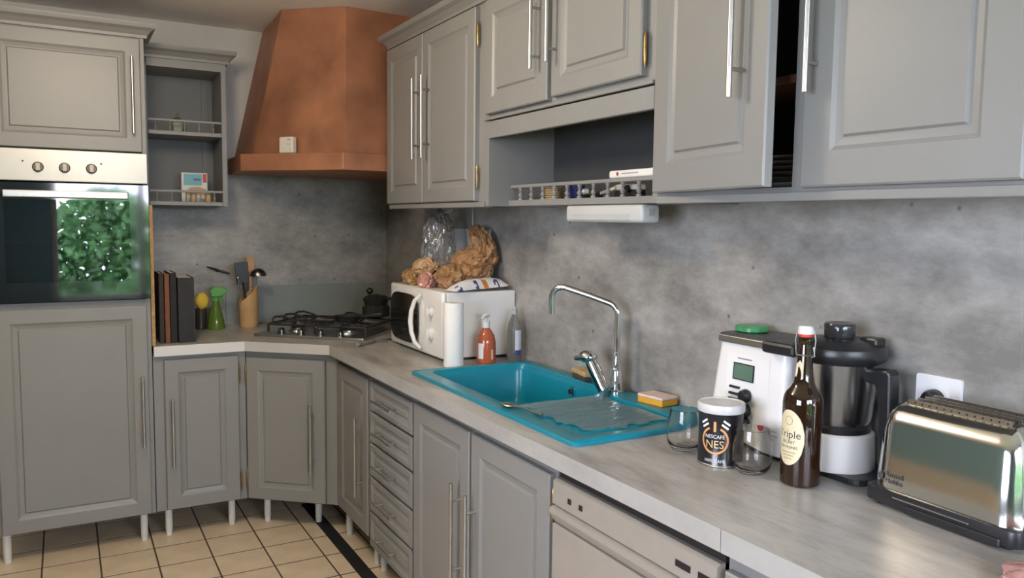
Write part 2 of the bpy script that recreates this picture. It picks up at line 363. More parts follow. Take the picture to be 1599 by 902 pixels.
# ---------------------------------------------------------------- open wall shelf beside the tower
sh = thing('open_wall_shelf', 'grey open wall shelf with gallery rails next to the oven tower', 'shelf', (.352, 4.21, 0))
SW, SD = .375, .298
obj('side_panel', box(nb(), SW-.022, SW, 0, SD, 1.535, 2.235), GREY, sh)
obj('side_panel', box(nb(), 0, .016, .02, SD, 1.535, 2.235), GREY, sh)
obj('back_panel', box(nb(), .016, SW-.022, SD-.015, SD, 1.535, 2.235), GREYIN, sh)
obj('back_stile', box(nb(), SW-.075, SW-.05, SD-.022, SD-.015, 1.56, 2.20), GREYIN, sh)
obj('top_board', box(nb(), .016, SW-.022, 0, SD-.015, 2.195, 2.235), GREY, sh)
crown(sh, [(0, 0), (SW, 0), (SW, SD)], 2.233)
def baluster_bm(h, r=.0075):
    return lathe(nb(), [(r*1.1, 0), (r*1.1, h*.12), (r*.55, h*.17), (r*.9, h*.30), (r*1.15, h*.40), (r*.7, h*.52), (r*.45, h*.62), (r*.9, h*.70), (r*.5, h*.78), (r*.9, h*.88), (r*1.0, h)], 10)
for zb in (1.545, 1.885):
    obj('shelf_board', bev(box(nb(), .016, SW-.022, 0, SD-.015, zb-.010, zb+.010), .003), GREY, sh)
    obj('gallery_rail', bev(box(nb(), .016, SW-.022, .004, .016, zb+.055, zb+.066), .002), GREY, sh)
    for k in range(5):
        obj('baluster', baluster_bm(.045, .005), GREY, sh, True, loc=(.05+k*.066, .010, zb+.010))
# things on it
lt = thing('glass_lantern', 'small glass lantern on the upper board of the open shelf', 'lantern', (.515, 4.34, 1.895))
obj('lantern_base', lathe(nb(), [(.030, 0), (.030, .006), (.018, .010)], 8), M('pewter', (.30, .32, .27), .4, .7), lt)
obj('lantern_glass', lathe(nb(), [(.026, .010), (.030, .045), (.022, .060)], 8), M('pale_green_glass', (.40, .50, .40), .15, var=.2), lt)
obj('lantern_top', lathe(nb(), [(.030, .060), (.012, .078), (.005, .082), (.007, .092), (.002, .100)], 8), M('pewter', (.3, .32, .27)), lt)
bx = thing('food_carton', 'pale blue and white food carton with a red corner on the open shelf', 'box', (.59, 4.36, 1.555), -.05)
obj('carton_body', bev(box(nb(), -.062, .062, -.022, .022, 0, .148), .002, 1), M('white_carton', (.66, .66, .62), .5), bx)
obj('blue_print', box(nb(), -.050, .036, -.0232, -.0222, .085, .142), M('blue_print', (.16, .42, .50), .5, var=.1), bx)
obj('dark_print', box(nb(), -.004, .030, -.0240, -.0232, .108, .120), M('dark_blue_print', (.05, .16, .24), .5), bx)
obj('red_print', box(nb(), .040, .058, -.0232, -.0222, .10, .143), M('red_print', (.50, .05, .05), .5), bx)
obj('picture_print', poly_bm([(-.035, .035), (.055, .035), (.055, .066), (.02, .078), (-.02, .074), (-.035, .06)], lambda x, z: (x, -.0228, z)), M('ochre_print', (.48, .31, .13), .5, var=.2), bx)
for k, x in enumerate((.572, .640)):
    j = thing('spice_jar', ('left' if k == 0 else 'right')+' of two small spice jars before the carton on the open shelf', 'jar', (x, 4.255, 1.555), group='spice jars on the open shelf')
    obj('jar_body', lathe(nb(), [(.014, 0), (.016, .003), (.016, .035), (.012, .040)], 14), M('ochre_spice', (.46, .33, .18), .25, var=.15), j, True)
    obj('jar_lid', lathe(nb(), [(.0135, .040), (.0135, .050), (.012, .052)], 14), M('pale_lid', (.62, .55, .45), .4), j, True)

# ---------------------------------------------------------------- copper hood in the corner
hd = thing('range_hood', 'large copper coloured corner range hood rising to the ceiling', 'range hood', (0, 0, 0))
def loft(bm, rings, cap=True):
    vs = [[bm.verts.new(p) for p in r] for r in rings]; n = len(vs[0])
    for a, b_ in zip(vs, vs[1:]):
        for k in range(n): bm.faces.new([a[k], a[(k+1) % n], b_[(k+1) % n], b_[k]])
    if cap: bm.faces.new(vs[0]); bm.faces.new(vs[-1])
    return bm
YH, XH = YB-.013, XR-.001
def hr(L, A, B, z): return [(L[0], YH, z), (A[0], A[1], z), (B[0], B[1], z), (XH, B[1]+.03, z), (XH, YH, z)]
lo_, hi_ = hr((.815, 0), (.838, 4.13), (1.165, 3.665), 1.790), hr((.975, 0), (.952, 3.975), (1.20, 3.755), ZC-.001)
rs = []
for k in range(13):                     # gently twisted sheet faces, subdivided so that they shade evenly
    ring = []
    c5 = [Vector(p).lerp(Vector(q), k/12) for p, q in zip(lo_, hi_)]
    for n_ in range(5):
        for m_ in range(8): ring.append(tuple(c5[n_].lerp(c5[(n_+1) % 5], m_/8)))
    rs.append(ring)
obj('hood_body', loft(nb(), rs), COPPER, hd, True)
obj('hood_band', bev(loft(nb(), [hr((.784, 0), (.769, 4.09), (1.148, 3.652), z) for z in (1.708, 1.790)]), .003), COPPER, hd)
al = thing('alarm_box', 'small white plastic alarm box standing on the copper hood ledge', 'alarm', (.957, 3.911, 1.7905), math.radians(-54.5))
obj('alarm_body', bev(box(nb(), -.042, .042, -.016, .016, 0, .078), .006), M('cream_plastic', (.68, .64, .55), .4), al)
for z, w_ in ((.062, .018), (.040, .010)):
    obj('alarm_mark', box(nb(), .01, .01+w_, -.0168, -.0160, z, z+.004), M('grey_mark', (.3, .28, .25), .5), al)

# ---------------------------------------------------------------- wall units along the sink wall (fronts face -x; local x runs towards the viewer)
RW = -PI/2
XU = 1.382                                    # face-frame plane
ZU0, ZU1 = 1.533, 2.285
DU = XR-XU-.013
ua = thing('wall_cabinet', 'grey two-door wall cabinet beside the copper hood, over the microwave', 'cabinet', (XU, 3.645, 0), RW, group='wall cabinets over the sink run')
WA = .99
obj('body', box(nb(), 0, WA, 0, DU, ZU0+.012, ZU1), GREY, ua)
obj('light_rail', bev(box(nb(), .004, WA-.002, -.012, .03, ZU0-.004, ZU0+.016), .003), GREY, ua)
door(ua, .002, .430, 1.553, 2.272, .398, (1.74, 2.083), f=.055)
door(ua, .440, .930, 1.553, 2.272, .500, (1.74, 2.083), hinges=(.938, (1.64, 2.17)), f=.055)
crown(ua, [(0, DU), (0, 0), (WA, 0)], 2.280)
ub = thing('wall_cabinet', 'grey two-door wall cabinet above the open niche with a baluster rail', 'cabinet', (XU, 2.655, 0), RW, group='wall cabinets over the sink run')
WB = .990
obj('body', box(nb(), 0, WB, 0, DU, 1.846, ZU1), GREY, ub)
obj('side_panel', box(nb(), 0, .022, 0, DU, ZU0, 1.846), GREY, ub)
obj('side_panel', box(nb(), WB-.020, WB-.001, 0, DU, ZU0, 1.846), GREY, ub)
obj('valance', bev(box(nb(), .022, WB-.020, -.006, .014, 1.780, 1.842), .003), GREY, ub)
obj('valance_bead', bev(box(nb(), .0, WB-.020, -.012, .010, 1.846, 1.856), .003), GREY, ub)
obj('niche_back', box(nb(), .022, WB-.020, DU-.012, DU, ZU0+.02, 1.846), M('niche_shade_paint', (.055, .057, .060), .6), ub)  # shade of the recess painted in: back darker than the cabinet grey
obj('niche_shelf', bev(box(nb(), .022, WB-.020, .083, DU-.012, 1.534, 1.556), .003), GREY, ub)
obj('gallery_rail', bev(box(nb(), .030, WB-.020, .086, .102, 1.600, 1.612), .003), GREY, ub)
bal = baluster_bm(.044, .0085); bo = None
for y in (2.558, 2.481, 2.403, 2.325, 2.247, 2.174, 2.095, 2.018, 1.942, 1.864, 1.790, 1.715):
    if bo is None: bo = obj('baluster', bal, GREY, ub, True); q = bo
    else: q = bo.copy(); C.objects.link(q)
    q.location = (2.655-y, .094, 1.556)
door(ub, .022, .452, 1.866, 2.272, .405, (1.968, 2.20), f=.055)
door(ub, .477, .930, 1.872, 2.272, .503, (1.975, 2.21), hinges=(.937, (1.94, 2.22)), f=.055)
crown(ub, [(0, 0), (WB, 0)], 2.280)
uc = thing('wall_cabinet', 'grey wall cabinet nearest the viewer with one door standing ajar', 'cabinet', (XU, 1.664, 0), RW, group='wall cabinets over the sink run')
WC = .955
b = nb(); box(b, 0, .018, 0, DU, ZU0+.012, ZU1); box(b, WC-.018, WC, 0, DU, ZU0+.012, ZU1); box(b, .018, WC-.018, 0, DU, ZU0+.012, 1.560); box(b, .018, WC-.018, 0, DU, 2.262, ZU1)
box(b, .446, .49, 0, .02, 1.56, 2.262)
obj('body', b, GREY, uc)
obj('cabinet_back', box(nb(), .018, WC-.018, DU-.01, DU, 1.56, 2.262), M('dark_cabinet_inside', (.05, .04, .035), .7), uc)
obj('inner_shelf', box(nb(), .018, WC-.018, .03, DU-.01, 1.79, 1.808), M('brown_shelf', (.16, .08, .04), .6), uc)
obj('light_rail', bev(box(nb(), .004, WC, -.012, .03, ZU0-.004, ZU0+.016), .003), GREY, uc)
door(uc, .002, .476, 1.557, 2.272, .392, (1.75, 2.10), ang=math.radians(-10.5), f=.072)
door(uc, .484, .935, 1.557, 2.272, .517, (1.748, 2.10), hinges=(.945, (1.66, 2.17)), f=.072)
crown(uc, [(0, 0), (WC, 0)], 2.280)
ORD = ('lowest', 'second', 'third', 'fourth', 'fifth', 'sixth', 'seventh')
for k in range(6):
    p = lathe(nb(), [(.05, 0), (.06, .003), (.098, .014), (.100, .016), (.094, .015), (.05, .006)], 32)
    tag(obj('plate', p, M('grey_plate', (.42, .40, .40), .25), None, True, loc=(1.545, 1.35, 1.560+k*.0125)), ('topmost' if k == 5 else ORD[k])+' plate'+('' if k in (0, 5) else ' from the bottom')+' of the stack inside the ajar wall cabinet', 'plate', 'stacked plates in the wall cabinet')

# lamp under the niche
ul = thing('under_cabinet_lamp', 'white slim lamp fixed below the open niche', 'lamp', (1.50, 2.04, 1.534), RW)
bm = bev(box(nb(), -.20, .205, -.035, .035, -.056, -.001), .012, 3)
obj('lamp_body', bm, M('white_lamp_plastic', (.50, .51, .50), .35), ul, True)
obj('lamp_diffuser', bev(box(nb(), -.160, .150, -.0365, -.030, -.050, -.028), .003), M('ribbed_diffuser', (.46, .47, .46), .3, bump=.4, bscale=400), ul)
obj('lamp_switch', box(nb(), .204, .208, -.010, .010, -.035, -.015), M('grey_switch', (.35, .35, .35), .4), ul)

# things in the niche
def niche(name, label, cat, y, x=1.53): return thing(name, label, cat, (x, y, 1.5565), RW)
for k in range(7):
    tag(obj('coaster', lathe(nb(), [(.050, 0), (.054, .001), (.054, .0045), (.050, .0055)], 20), M('gilt_rim', (.42, .30, .15), .35, .3, var=.3, scale=40), None, True, loc=(1.535, 2.40, 1.5565+k*.0062)), ('topmost' if k == 6 else ORD[k])+' gilt edged coaster'+('' if k in (0, 6) else ' from the bottom')+' of the stack behind the niche balusters', 'coaster', 'stacked coasters in the niche')
c_ = niche('blue_cup', 'dark blue cup behind the niche rail beside the coasters', 'cup', 2.285)
obj('cup_body', lathe(nb(), [(.028, 0), (.034, .008), (.037, .046), (.034, .046), (.030, .010), (.001, .006)], 20, cap=False), M('dark_blue_glaze', (.03, .04, .14), .2), c_, True)
obj('cup_handle', tube(nb(), arc((.036, 0, .024), (1, 0, 0), (0, 0, 1), .014, -80, 80), .0035, 8), M('dark_blue_glaze', (.03, .04, .14)), c_, True)
s_ = niche('egg_timer', 'small white knob-shaped timer behind the niche rail', 'timer', 2.195, 1.515)
obj('timer_base', lathe(nb(), [(.014, 0), (.016, .006), (.010, .014)], 14), BLACK, s_, True)
obj('timer_dial', lathe(nb(), [(.010, .014), (.014, .020), (.012, .030), (.004, .034)], 14), WHITEPL, s_, True)
s_ = niche('wooden_brush', 'wooden handled brush lying behind the niche rail', 'brush', 2.115, 1.55)
obj('brush_handle', tube(nb(), [(-.06, 0, .014), (0, .005, .026), (.055, .01, .040)], [.005, .0055, .007], 8), M('cream_wood', (.60, .50, .36), .5), s_, True)
obj('brush_head', bev(box(nb(), -.085, -.045, -.012, .012, 0, .022), .004), BLACK, s_)
s_ = niche('compact_camera', 'cream and black compact camera standing behind the niche rail', 'camera', 1.985, 1.535)
obj('camera_grip', bev(box(nb(), -.062, .060, -.014, .016, 0, .022), .004), BLACK, s_)
obj('camera_shell', bev(box(nb(), -.060, .064, -.016, .016, .022, .040), .006), M('cream_shell', (.70, .66, .54), .35), s_)
l_ = obj('camera_lens', lathe(nb(), [(.011, 0), (.011, .008), (.007, .009)], 16), BLACK, s_, True, loc=(.012, -.015, .026)); l_.rotation_euler = (PI/2, 0, 0)
tb = thing('white_box', 'flat white box with a red dot lying on the niche rail', 'box', (1.525, 1.86, 1.6125), RW)
obj('box_body', bev(box(nb(), -.155, .16, -.05, .06, .0, .024), .006), M('white_box_card', (.75, .74, .70), .4), tb)
p = obj('red_dot', lathe(nb(), [(.006, 0), (.005, .0006)], 12), M('red_brown_logo', (.30, .04, .03), .4), tb, loc=(-.11, -.0502, .013)); p.rotation_euler = (PI/2, 0, 0)
obj('grey_print', box(nb(), -.09, -.01, -.0506, -.0500, .011, .015), M('grey_print', (.35, .34, .33), .5), tb)

# ---------------------------------------------------------------- base units
lb = thing('base_cabinet', 'grey single-door base cabinet between the oven tower and the corner', 'cabinet', (.334, TY, 0), group='base cabinets')
obj('body', box(nb(), 0, .400, .0, .62, .134, .854), GREY, lb)
door(lb, .043, .366, .140, .834, .072, (.345, .660), hinges=(.372, (.23, .75)))
for x, y in ((.054, .05), (.335, .05), (.054, .55), (.335, .55)): leg(lb, x, y, .134)
cb = thing('corner_base_cabinet', 'grey diagonal corner base cabinet below the gas hob', 'cabinet', (.736, TY, 0), group='base cabinets')
ca = math.atan2(-.295, .350)
obj('body', prism(nb(), [(.002, .004), (.350, -.291), (.93, -.291), (.93, .62), (.002, .62)], .134, .854), GREY, cb)
d = obj('door', door_bm(.395, .682), GREY, cb, loc=(.010, -.006, .140), rotz=ca)
handle(d, .338, .155, .475); hinge(d, -.006, .09); hinge(d, -.006, .60)
for x, y in ((.095, .015), (.31, -.12), (.70, -.2), (.1, .55)): leg(cb, x, y, .134)
XB = 1.112
def base(name, label, y0, y1): return thing(name, label, 'cabinet', (XB, y0, 0), RW, group='base cabinets')
nc = base('base_cabinet', 'narrow grey base cabinet with one door left of the drawer unit', 3.575, 3.14)
obj('body', box(nb(), 0, .432, 0, .53, .125, .854), GREY, nc)
door(nc, .002, .414, .130, .812, .352, (.29, .633), f=.06)
for x, y in ((.04, .02), (.40, .03), (.04, .45), (.40, .45)): leg(nc, x, y, .125)
du = base('drawer_unit', 'grey base unit with a column of five small drawers', 3.14, 2.66)
obj('body', box(nb(), 0, .478, 0, .53, .095, .70), GREY, du); obj('front_rail', box(nb(), 0, .478, 0, .03, .70, .854), GREY, du)
for z0, z1 in ((.690, .812), (.556, .680), (.412, .546), (.260, .402), (.104, .250)):
    q = obj('drawer_front', door_bm(.458, z1-z0, f=.022), GREY, du, loc=(.010, 0, z0))
    handle(q, (z1-z0)*.5, .115, .325, horiz=True, r=.005)
for x, y in ((.04, .03), (.44, .03), (.04, .45), (.44, .45)): leg(du, x, y, .095)
sb = base('base_cabinet', 'grey two-door base cabinet under the teal sink', 2.66, 1.70)
obj('body', box(nb(), 0, .950, 0, .53, .125, .70), GREY, sb)
obj('front_rail', box(nb(), 0, .950, 0, .03, .70, .854), GREY, sb)
door(sb, .008, .462, .130, .818, .405, (.295, .640), f=.06)
door(sb, .478, .938, .130, .818, .508, (.290, .632), hinges=(.944, (.22, .735)), f=.06)
for x, y in ((.04, .03), (.91, .03), (.04, .45), (.91, .45)): leg(sb, x, y, .125)
dw = thing('dishwasher', 'silver-beige dishwasher under the worktop with a long grip recess', 'dishwasher', (1.097, 1.700, 0), RW)
obj('body', box(nb(), .004, .598, .02, .55, .02, .815), M('dishwasher_side', (.25, .24, .22), .6), dw)
obj('gap_strip', box(nb(), .002, .598, .012, .06, .800, .853), M('gap_shade', (.02, .017, .014), .6), dw)  # strip filling the gap under the worktop, its shade painted black
b = nb(); loft(b, [[(x, .0, .748), (x, -.012, .752), (x, -.010, .812), (x, .0, .818), (x, .02, .818), (x, .02, .748)] for x in (.004, .598)])
cp = obj('control_panel', b, DWM, dw)
b = nb(); loft(b, [[(x, .012, .700), (x, -.004, .702), (x, -.022, .730), (x, -.020, .742), (x, .004, .750), (x, .02, .750), (x, .02, .70)] for x in (.004, .598)])
obj('grip_rail', b, DWM, dw)
obj('door_panel', bev(box(nb(), .004, .598, -.012, .02, .10, .700), .003), DWM, dw)
obj('plinth', box(nb(), .01, .59, .03, .06, 0, .10), BLACK, dw)
for x, w_ in ((.075, .014), (.125, .014), (.48, .045), (.548, .045)):
    obj('button', bev(box(nb(), x, x+w_, -.0135, -.010, .772, .786), .001), BLACK, cp)
rb = base('base_cabinet', 'grey base cabinet right of the dishwasher below the toaster', 1.095, .45)
obj('body', box(nb(), 0, .645, 0, .53, .125, .854), GREY, rb)
door(rb, .008, .318, .130, .812, .29, (.29, .63)); door(rb, .326, .637, .130, .812, .356, (.29, .63))
for x, y in ((.04, .03), (.60, .03), (.04, .45), (.60, .45)): leg(rb, x, y, .125)

# ---------------------------------------------------------------- worktop
P1, P2, P3, P4, PE = (.336, 3.846), (.727, 3.842), (1.052, 3.560), (1.076, 1.080), (1.082, .45)
wt = thing('worktop', 'concrete-look laminate worktop running round the corner and under the sink', 'worktop', (0, 0, 0))
SX0, SX1, SY0, SY1 = 1.127, 1.645, 1.664, 2.772
obj('slab', prism(nb(), [P1, P2, P3, P4, PE, (XR-.013, .45), (XR-.013, YB-.021), (.336+.014, YB-.021), (.336+.014, 3.87)][:7]+[(.352, YB-.021), (.352, 3.865), (.336, 3.865)], .855, .900, [rrect(SX0+.02, SX1-.02, SY0+.02, SY1-.02, .03)]), TOPM, wt)
def band(a, b_, m, t=.004):
    a, b_ = Vector((*a, 0)), Vector((*b_, 0)); d = (b_-a).normalized(); n = Vector((d.y, -d.x, 0))*t
    return obj('edge_band', prism(nb(), [tuple(v.xy) for v in (a, b_, b_+n, a+n)], .8548, .9005), m, wt)
band(P1, P2, EDGEW); band(P2, P3, EDGEW2); band(P3, (1.076, 1.0815), EDGEM); band((1.076, 1.0795), PE, EDGEW2 if False else EDGEM)

# ---------------------------------------------------------------- sink, tap, water
sk = thing('sink', 'teal composite sink with one bowl and a drainer', 'sink', (0, 0, 0))
ZR, ZD = .912, .9035
outer = rrect(SX0, SX1, SY0, SY1, .02)
def rpoly(pts, rad, n=5):
    out = []; m = len(pts)
    for i in range(m):
        p, a, c = Vector(pts[i]), Vector(pts[i-1]), Vector(pts[(i+1) % m]); r = rad[i]
        u, v = (a-p).normalized(), (c-p).normalized()
        for k in range(n+1):
            t = k/n; q = p+u*r*(1-t)**2+v*r*t**2; out.append((q.x, q.y))
    return out
BX0, BX1, BY0, BY1 = 1.184, 1.600, 2.115, 2.738
DX1, DY0 = 1.552, 1.712
hole = rpoly([(BX0, DY0), (DX1, DY0), (DX1, 2.09), (BX1, 2.15), (BX1, BY1), (BX0, BY1)], [.035, .06, .05, .05, .05, .05])
bowl = rpoly([(BX0+.002, BY0), (DX1-.004, BY0), (BX1-.004, 2.16), (BX1-.002, BY1-.002), (BX0+.002, BY1-.002)], [.05, .03, .03, .05, .05], 6)
bm = nb()
def addloop(pts, z): return [bm.verts.new((x, y, z)) for x, y in pts]
def wall(a, b_):
    for k in range(len(a)): bm.faces.new([a[k], a[(k+1) % len(a)], b_[(k+1) % len(a)], b_[k]])
def cap(loops, verts):
    for t in tessellate_polygon([[Vector((x, y, 0)) for x, y in l] for l in loops]):
        fl_ = [v for l in verts for v in l]
        try: bm.faces.new([fl_[i] for i in t])
        except ValueError: pass
def inset(pts, d):
    cx = sum(p[0] for p in pts)/len(pts); cy = sum(p[1] for p in pts)/len(pts)
    hx = max(abs(p[0]-cx) for p in pts); hy = max(abs(p[1]-cy) for p in pts)
    return [(cx+(x-cx)*(1-d/hx), cy+(y-cy)*(1-d/hy)) for x, y in pts]
o0 = addloop(outer, .9005); o1 = addloop(outer, ZR-.003); o2 = addloop(inset(outer, .003), ZR)
wall(o0, o1); wall(o1, o2)
h1 = addloop(hole, ZR); h2 = addloop(inset(hole, .003), ZR-.002); h3 = addloop(inset(hole, .006), ZD)
cap([inset(outer, .003), hole], [o2, h1]); wall(h1, h2); wall(h2, h3)
bw = inset(bowl, .006); b1 = addloop(bw, ZD); cap([inset(hole, .006), bw], [h3, b1])
prev = b1
for dd, z in ((.003, ZD-.004), (.008, ZD-.02), (.016, .78), (.022, .745), (.036, .728), (.06, .722)):
    c2 = addloop(inset(bowl, .006+dd), z); wall(prev, c2); prev = c2
bm.faces.new(prev)
obj('basin', bm, TEAL, sk, True)
o = obj('overflow_ring', lathe(nb(), [(.018, 0), (.018, .004), (.012, .005), (.010, .001)], 20), CHROME, sk, True, loc=(BX1-.0165, 2.36, .868)); o.rotation_euler = (0, -PI/2, 0)
o = obj('overflow_hole', lathe(nb(), [(.0105, 0), (.009, .003)], 16), BLACK, sk, True, loc=(BX1-.0225, 2.36, .868)); o.rotation_euler = (0, -PI/2, 0)
obj('drain_strainer', lathe(nb(), [(.045, .722), (.045, .7245), (.030, .7245), (.026, .7235), (.008, .7235), (.006, .730), (.001, .731)], 24, c=(1.39, 2.42)), CHROME, sk, True)
b = nb()
for k in range(7): tube(b, [(1.215, 1.76+k*.05, ZD), (1.50, 1.76+k*.05, ZD)], .003, 6)
obj('drainer_ribs', b, TEAL, sk, True)
# water film on the drainer
b = nb(); NX, NY = 80, 90; g_ = {}
for i in range(NX+1):
    for j in range(NY+1):
        x = 1.200+(1.540-1.200)*i/NX; y = 1.735+(2.118-1.735)*j/NY
        n_ = noise.noise(Vector((x*45, y*45, 0)))+.7*noise.noise(Vector((x*110, y*110, 3)))
        g_[i, j] = b.verts.new((x, y, ZD+.0045+.0020*n_+.0008*noise.noise(Vector((x*260, y*260, 9)))))
for i in range(NX):
    for j in range(NY):
        x = i/NX; y = j/NY; m_ = min(x, 1-x, y, 1.15-y)
        if m_+.10*noise.noise(Vector((x*6, y*6, 7))) < .05: continue
        b.faces.new([g_[i, j], g_[i+1, j], g_[i+1, j+1], g_[i, j+1]])
for v in [v for v in b.verts if not v.link_faces]: b.verts.remove(v)
WATER = thinfilm('water_film', (.90, .97, .98), 1.27, .02, .16, (.60, .78, .88))
tag(obj('water', b, WATER, None, True), 'splashing water film spread over the teal drainer', 'water', kind='stuff')
tp = thing('kitchen_tap', 'chrome swan-neck kitchen tap on the sink ledge', 'tap', (1.598, 2.115, ZR))
obj('tap_base', lathe(nb(), [(.026, 0), (.026, .006), (.021, .010), (.020, .07), (.016, .082), (.011, .088)], 20), CHROME, tp, True)
hdx = Vector((-.15, .176, 0)).normalized()
stem = [Vector((0, 0, .085)), Vector((0, 0, .262))]+[Vector((0, 0, .262))+Vector((0, 0, 1))*.04*math.sin(t)*.95+hdx*.04*(1-math.cos(t)) for t in [math.radians(a) for a in (15, 30, 45, 60, 75)]]
tip = Vector((0, 0, .345))+hdx*.185
stem += [Vector((0, 0, .318))+hdx*.09, tip]+[tip+hdx*.045*math.sin(t)-Vector((0, 0, 1))*.045*(1-math.cos(t))*1.0+Vector((0, 0, .006*math.sin(t))) for t in [math.radians(a) for a in (20, 40, 60, 80, 95)]]
stem.append(stem[-1]+Vector((0, 0, -.050)))
obj('spout', tube(nb(), stem, .0105, 14), CHROME, tp, True)
obj('spout_collar', lathe(nb(), [(.016, .082), (.016, .095), (.012, .12), (.012, .135)], 18), CHROME, tp, True)
obj('mixer_body', tube(nb(), [(-.045, .005, .010), (-.05, .014, .025), (-.066, .040, .085), (-.072, .050, .105)], [.022, .021, .022, .019], 18), CHROME, tp, True)
obj('lever', blob(nb(), (-.078, .058, .118), .032, .034, .022, .06, 2, 3, 2, False), CHROME, tp, True)
obj('lever_tip', tube(nb(), [(-.088, .075, .112), (-.10, .10, .106)], [.012, .007], 12), CHROME, tp, True)
tag(obj('water_stream', tube(nb(), [(1.540, 2.112, .914), (1.530, 2.105, .908), (1.50, 2.08, .9065)], [.010, .014, .018], 10), WATER, None, True), 'trickle of water running from the tap foot onto the drainer', 'water', kind='stuff')
br = thing('scrubbing_brush', 'tan scrubbing brush lying on the sink ledge behind the bowl', 'brush', (1.622, 2.345, ZR), math.radians(-100))
obj('brush_bristles', bev(box(nb(), -.055, .055, -.020, .020, 0, .016), .004), M('dark_bristles', (.06, .045, .03), .9, bump=.6), br)
obj('brush_block', bev(box(nb(), -.058, .058, -.022, .022, .016, .036), .008, 3), M('tan_wood', (.46, .33, .16), .7, var=.2, scale=40, bump=.3), br)
sp = thing('sponge', 'yellow sponge with a pinkish white scouring top on the sink ledge', 'sponge', (1.618, 1.925, ZR), math.radians(-82))
obj('sponge_foam', bev(box(nb(), -.052, .052, -.036, .036, 0, .019), .003), M('yellow_foam', (.72, .36, .03), .9, bump=.5, bscale=300), sp)
obj('scouring_pad', bev(box(nb(), -.053, .053, -.037, .037, .019, .028), .003), M('pink_white_pad', (.70, .56, .50), .9, var=.12, scale=40, bump=.4), sp)
sn = thing('spoon', 'steel spoon lying on the front rim of the sink', 'spoon', (1.172, 2.09, ZR), math.radians(-78))
b = nb(); bmesh.ops.create_uvsphere(b, u_segments=16, v_segments=8, radius=1)
for v in b.verts: v.co = Vector((v.co.x*.030, v.co.y*.020, .007+v.co.z*.006))
obj('spoon_bowl', b, STEEL, sn, True)
obj('spoon_handle', tube(nb(), [(.026, 0, .008), (.06, 0, .010), (.11, 0, .006), (.15, 0, .004)], [.004, .003, .0035, .005], 8), STEEL, sn, True)

# ---------------------------------------------------------------- gas hob on the diagonal
hb = thing('gas_hob', 'stainless steel gas hob with black pan supports set across the corner', 'hob', (.80, 4.005, .9005), math.radians(-43))
HW, HDp = .585, .50
obj('hob_plate', bev(prism(nb(), rrect(0, HW, 0, HDp, .012), 0, .012), .003), M('hob_steel', (.52, .50, .46), .33, 1.), hb, True)
for k in range(4):
    kn = obj('hob_knob', lathe(nb(), [(.021, .012), (.021, .016), (.017, .018), (.016, .034), (.013, .037)], 18), M('chrome_dark', (.28, .27, .26), .2, 1.), hb, True, loc=(.13+k*.105, .040, 0))
    obj('knob_cap', bev(box(nb(), -.004, .004, -.014, .014, .036, .041), .001), BLACK, kn)
for x, y, r in ((.155, .16, .036), (.43, .16, .045), (.155, .37, .045), (.43, .37, .034)):
    bn = obj('burner', lathe(nb(), [(r+.012, .012), (r+.010, .018), (r, .020), (r, .028)], 24), STEEL, hb, True, loc=(x, y, 0))
    obj('burner_cap', lathe(nb(), [(r*.92, .028), (r*.92, .033), (r*.8, .036)], 24), BLACKM, bn, True)
for x0, x1 in ((.03, .285), (.30, .555)):
    b = nb(); z = .050; y0, y1 = .09, .46
    fr = [(x0, y0, z), (x1, y0, z), (x1, y1, z), (x0, y1, z)]
    for k in range(4): tube(b, [fr[k], fr[(k+1) % 4]], .0055, 8)
    for cx, cy in (((x0+x1)/2, .16), ((x0+x1)/2, .37)):
        for dx, dy in ((1, 0), (-1, 0), (0, 1), (0, -1)):
            ex = (x1 if dx > 0 else x0) if dx else cx; ey = cy+dy*.09
            tube(b, [(cx+dx*.02, cy+dy*.02, z+.006), (ex, ey, z)], .005, 8)
    tube(b, [(x0, (y0+y1)/2, z), (x1, (y0+y1)/2, z)], .005, 8)
    for p in fr: tube(b, [(p[0], p[1], .012), (p[0], p[1], z+.002)], .006, 8)
    # raised loops at the left ends
    obj('pan_support', b, BLACKM, hb, True)
for (x, y) in ((.03, .16), (.03, .27), (.03, .39), (.30, .42)):
    obj('support_loop', tube(nb(), [(x, y-.03, .048), (x, y-.028, .072), (x, y, .078), (x+.02, y+.028, .078), (x+.07, y+.03, .066), (x+.10, y+.03, .052)], .0055, 8), BLACKM, hb, True)
mk = thing('coffee_pot', 'black stove-top coffee pot with a ball knob on the hob', 'coffee pot', (1.455, 4.065, .9585), math.radians(-43))
obj('pot_body', lathe(nb(), [(.055, 0), (.062, .004), (.062, .045), (.050, .056), (.052, .060), (.060, .085), (.056, .088)], 10), BLACKM, mk)
obj('pot_lid', lathe(nb(), [(.058, .088), (.040, .098), (.010, .103), (.008, .106)], 10), BLACKM, mk)
kb = nb(); bmesh.ops.create_uvsphere(kb, u_segments=14, v_segments=10, radius=.016); obj('lid_knob', kb, BLACK, mk, True, loc=(-.030, 0, .118))
obj('knob_stem', tube(nb(), [(-.03, 0, .09), (-.03, 0, .108)], .005, 8), BLACK, mk)
mk.scale = (1.2, 1.2, 1.15); obj('pot_handle', tube(nb(), [(.055, 0, .085), (.095, 0, .088), (.10, 0, .07), (.092, 0, .03)], .008, 8), BLACK, mk, True)
fp = thing('frying_pan', 'small black frying pan on the right side of the hob', 'pan', (1.245, 3.90, .9585), math.radians(-20))
obj('pan_body', lathe(nb(), [(.050, 0), (.068, .030), (.071, .031), (.067, .028), (.048, .005), (.001, .004)], 28, cap=False), BLACKM, fp, True)
obj('pan_handle', tube(nb(), [(.065, -.02, .026), (.12, -.04, .040), (.17, -.055, .045)], [.007, .009, .010], 8), BLACK, fp, True)
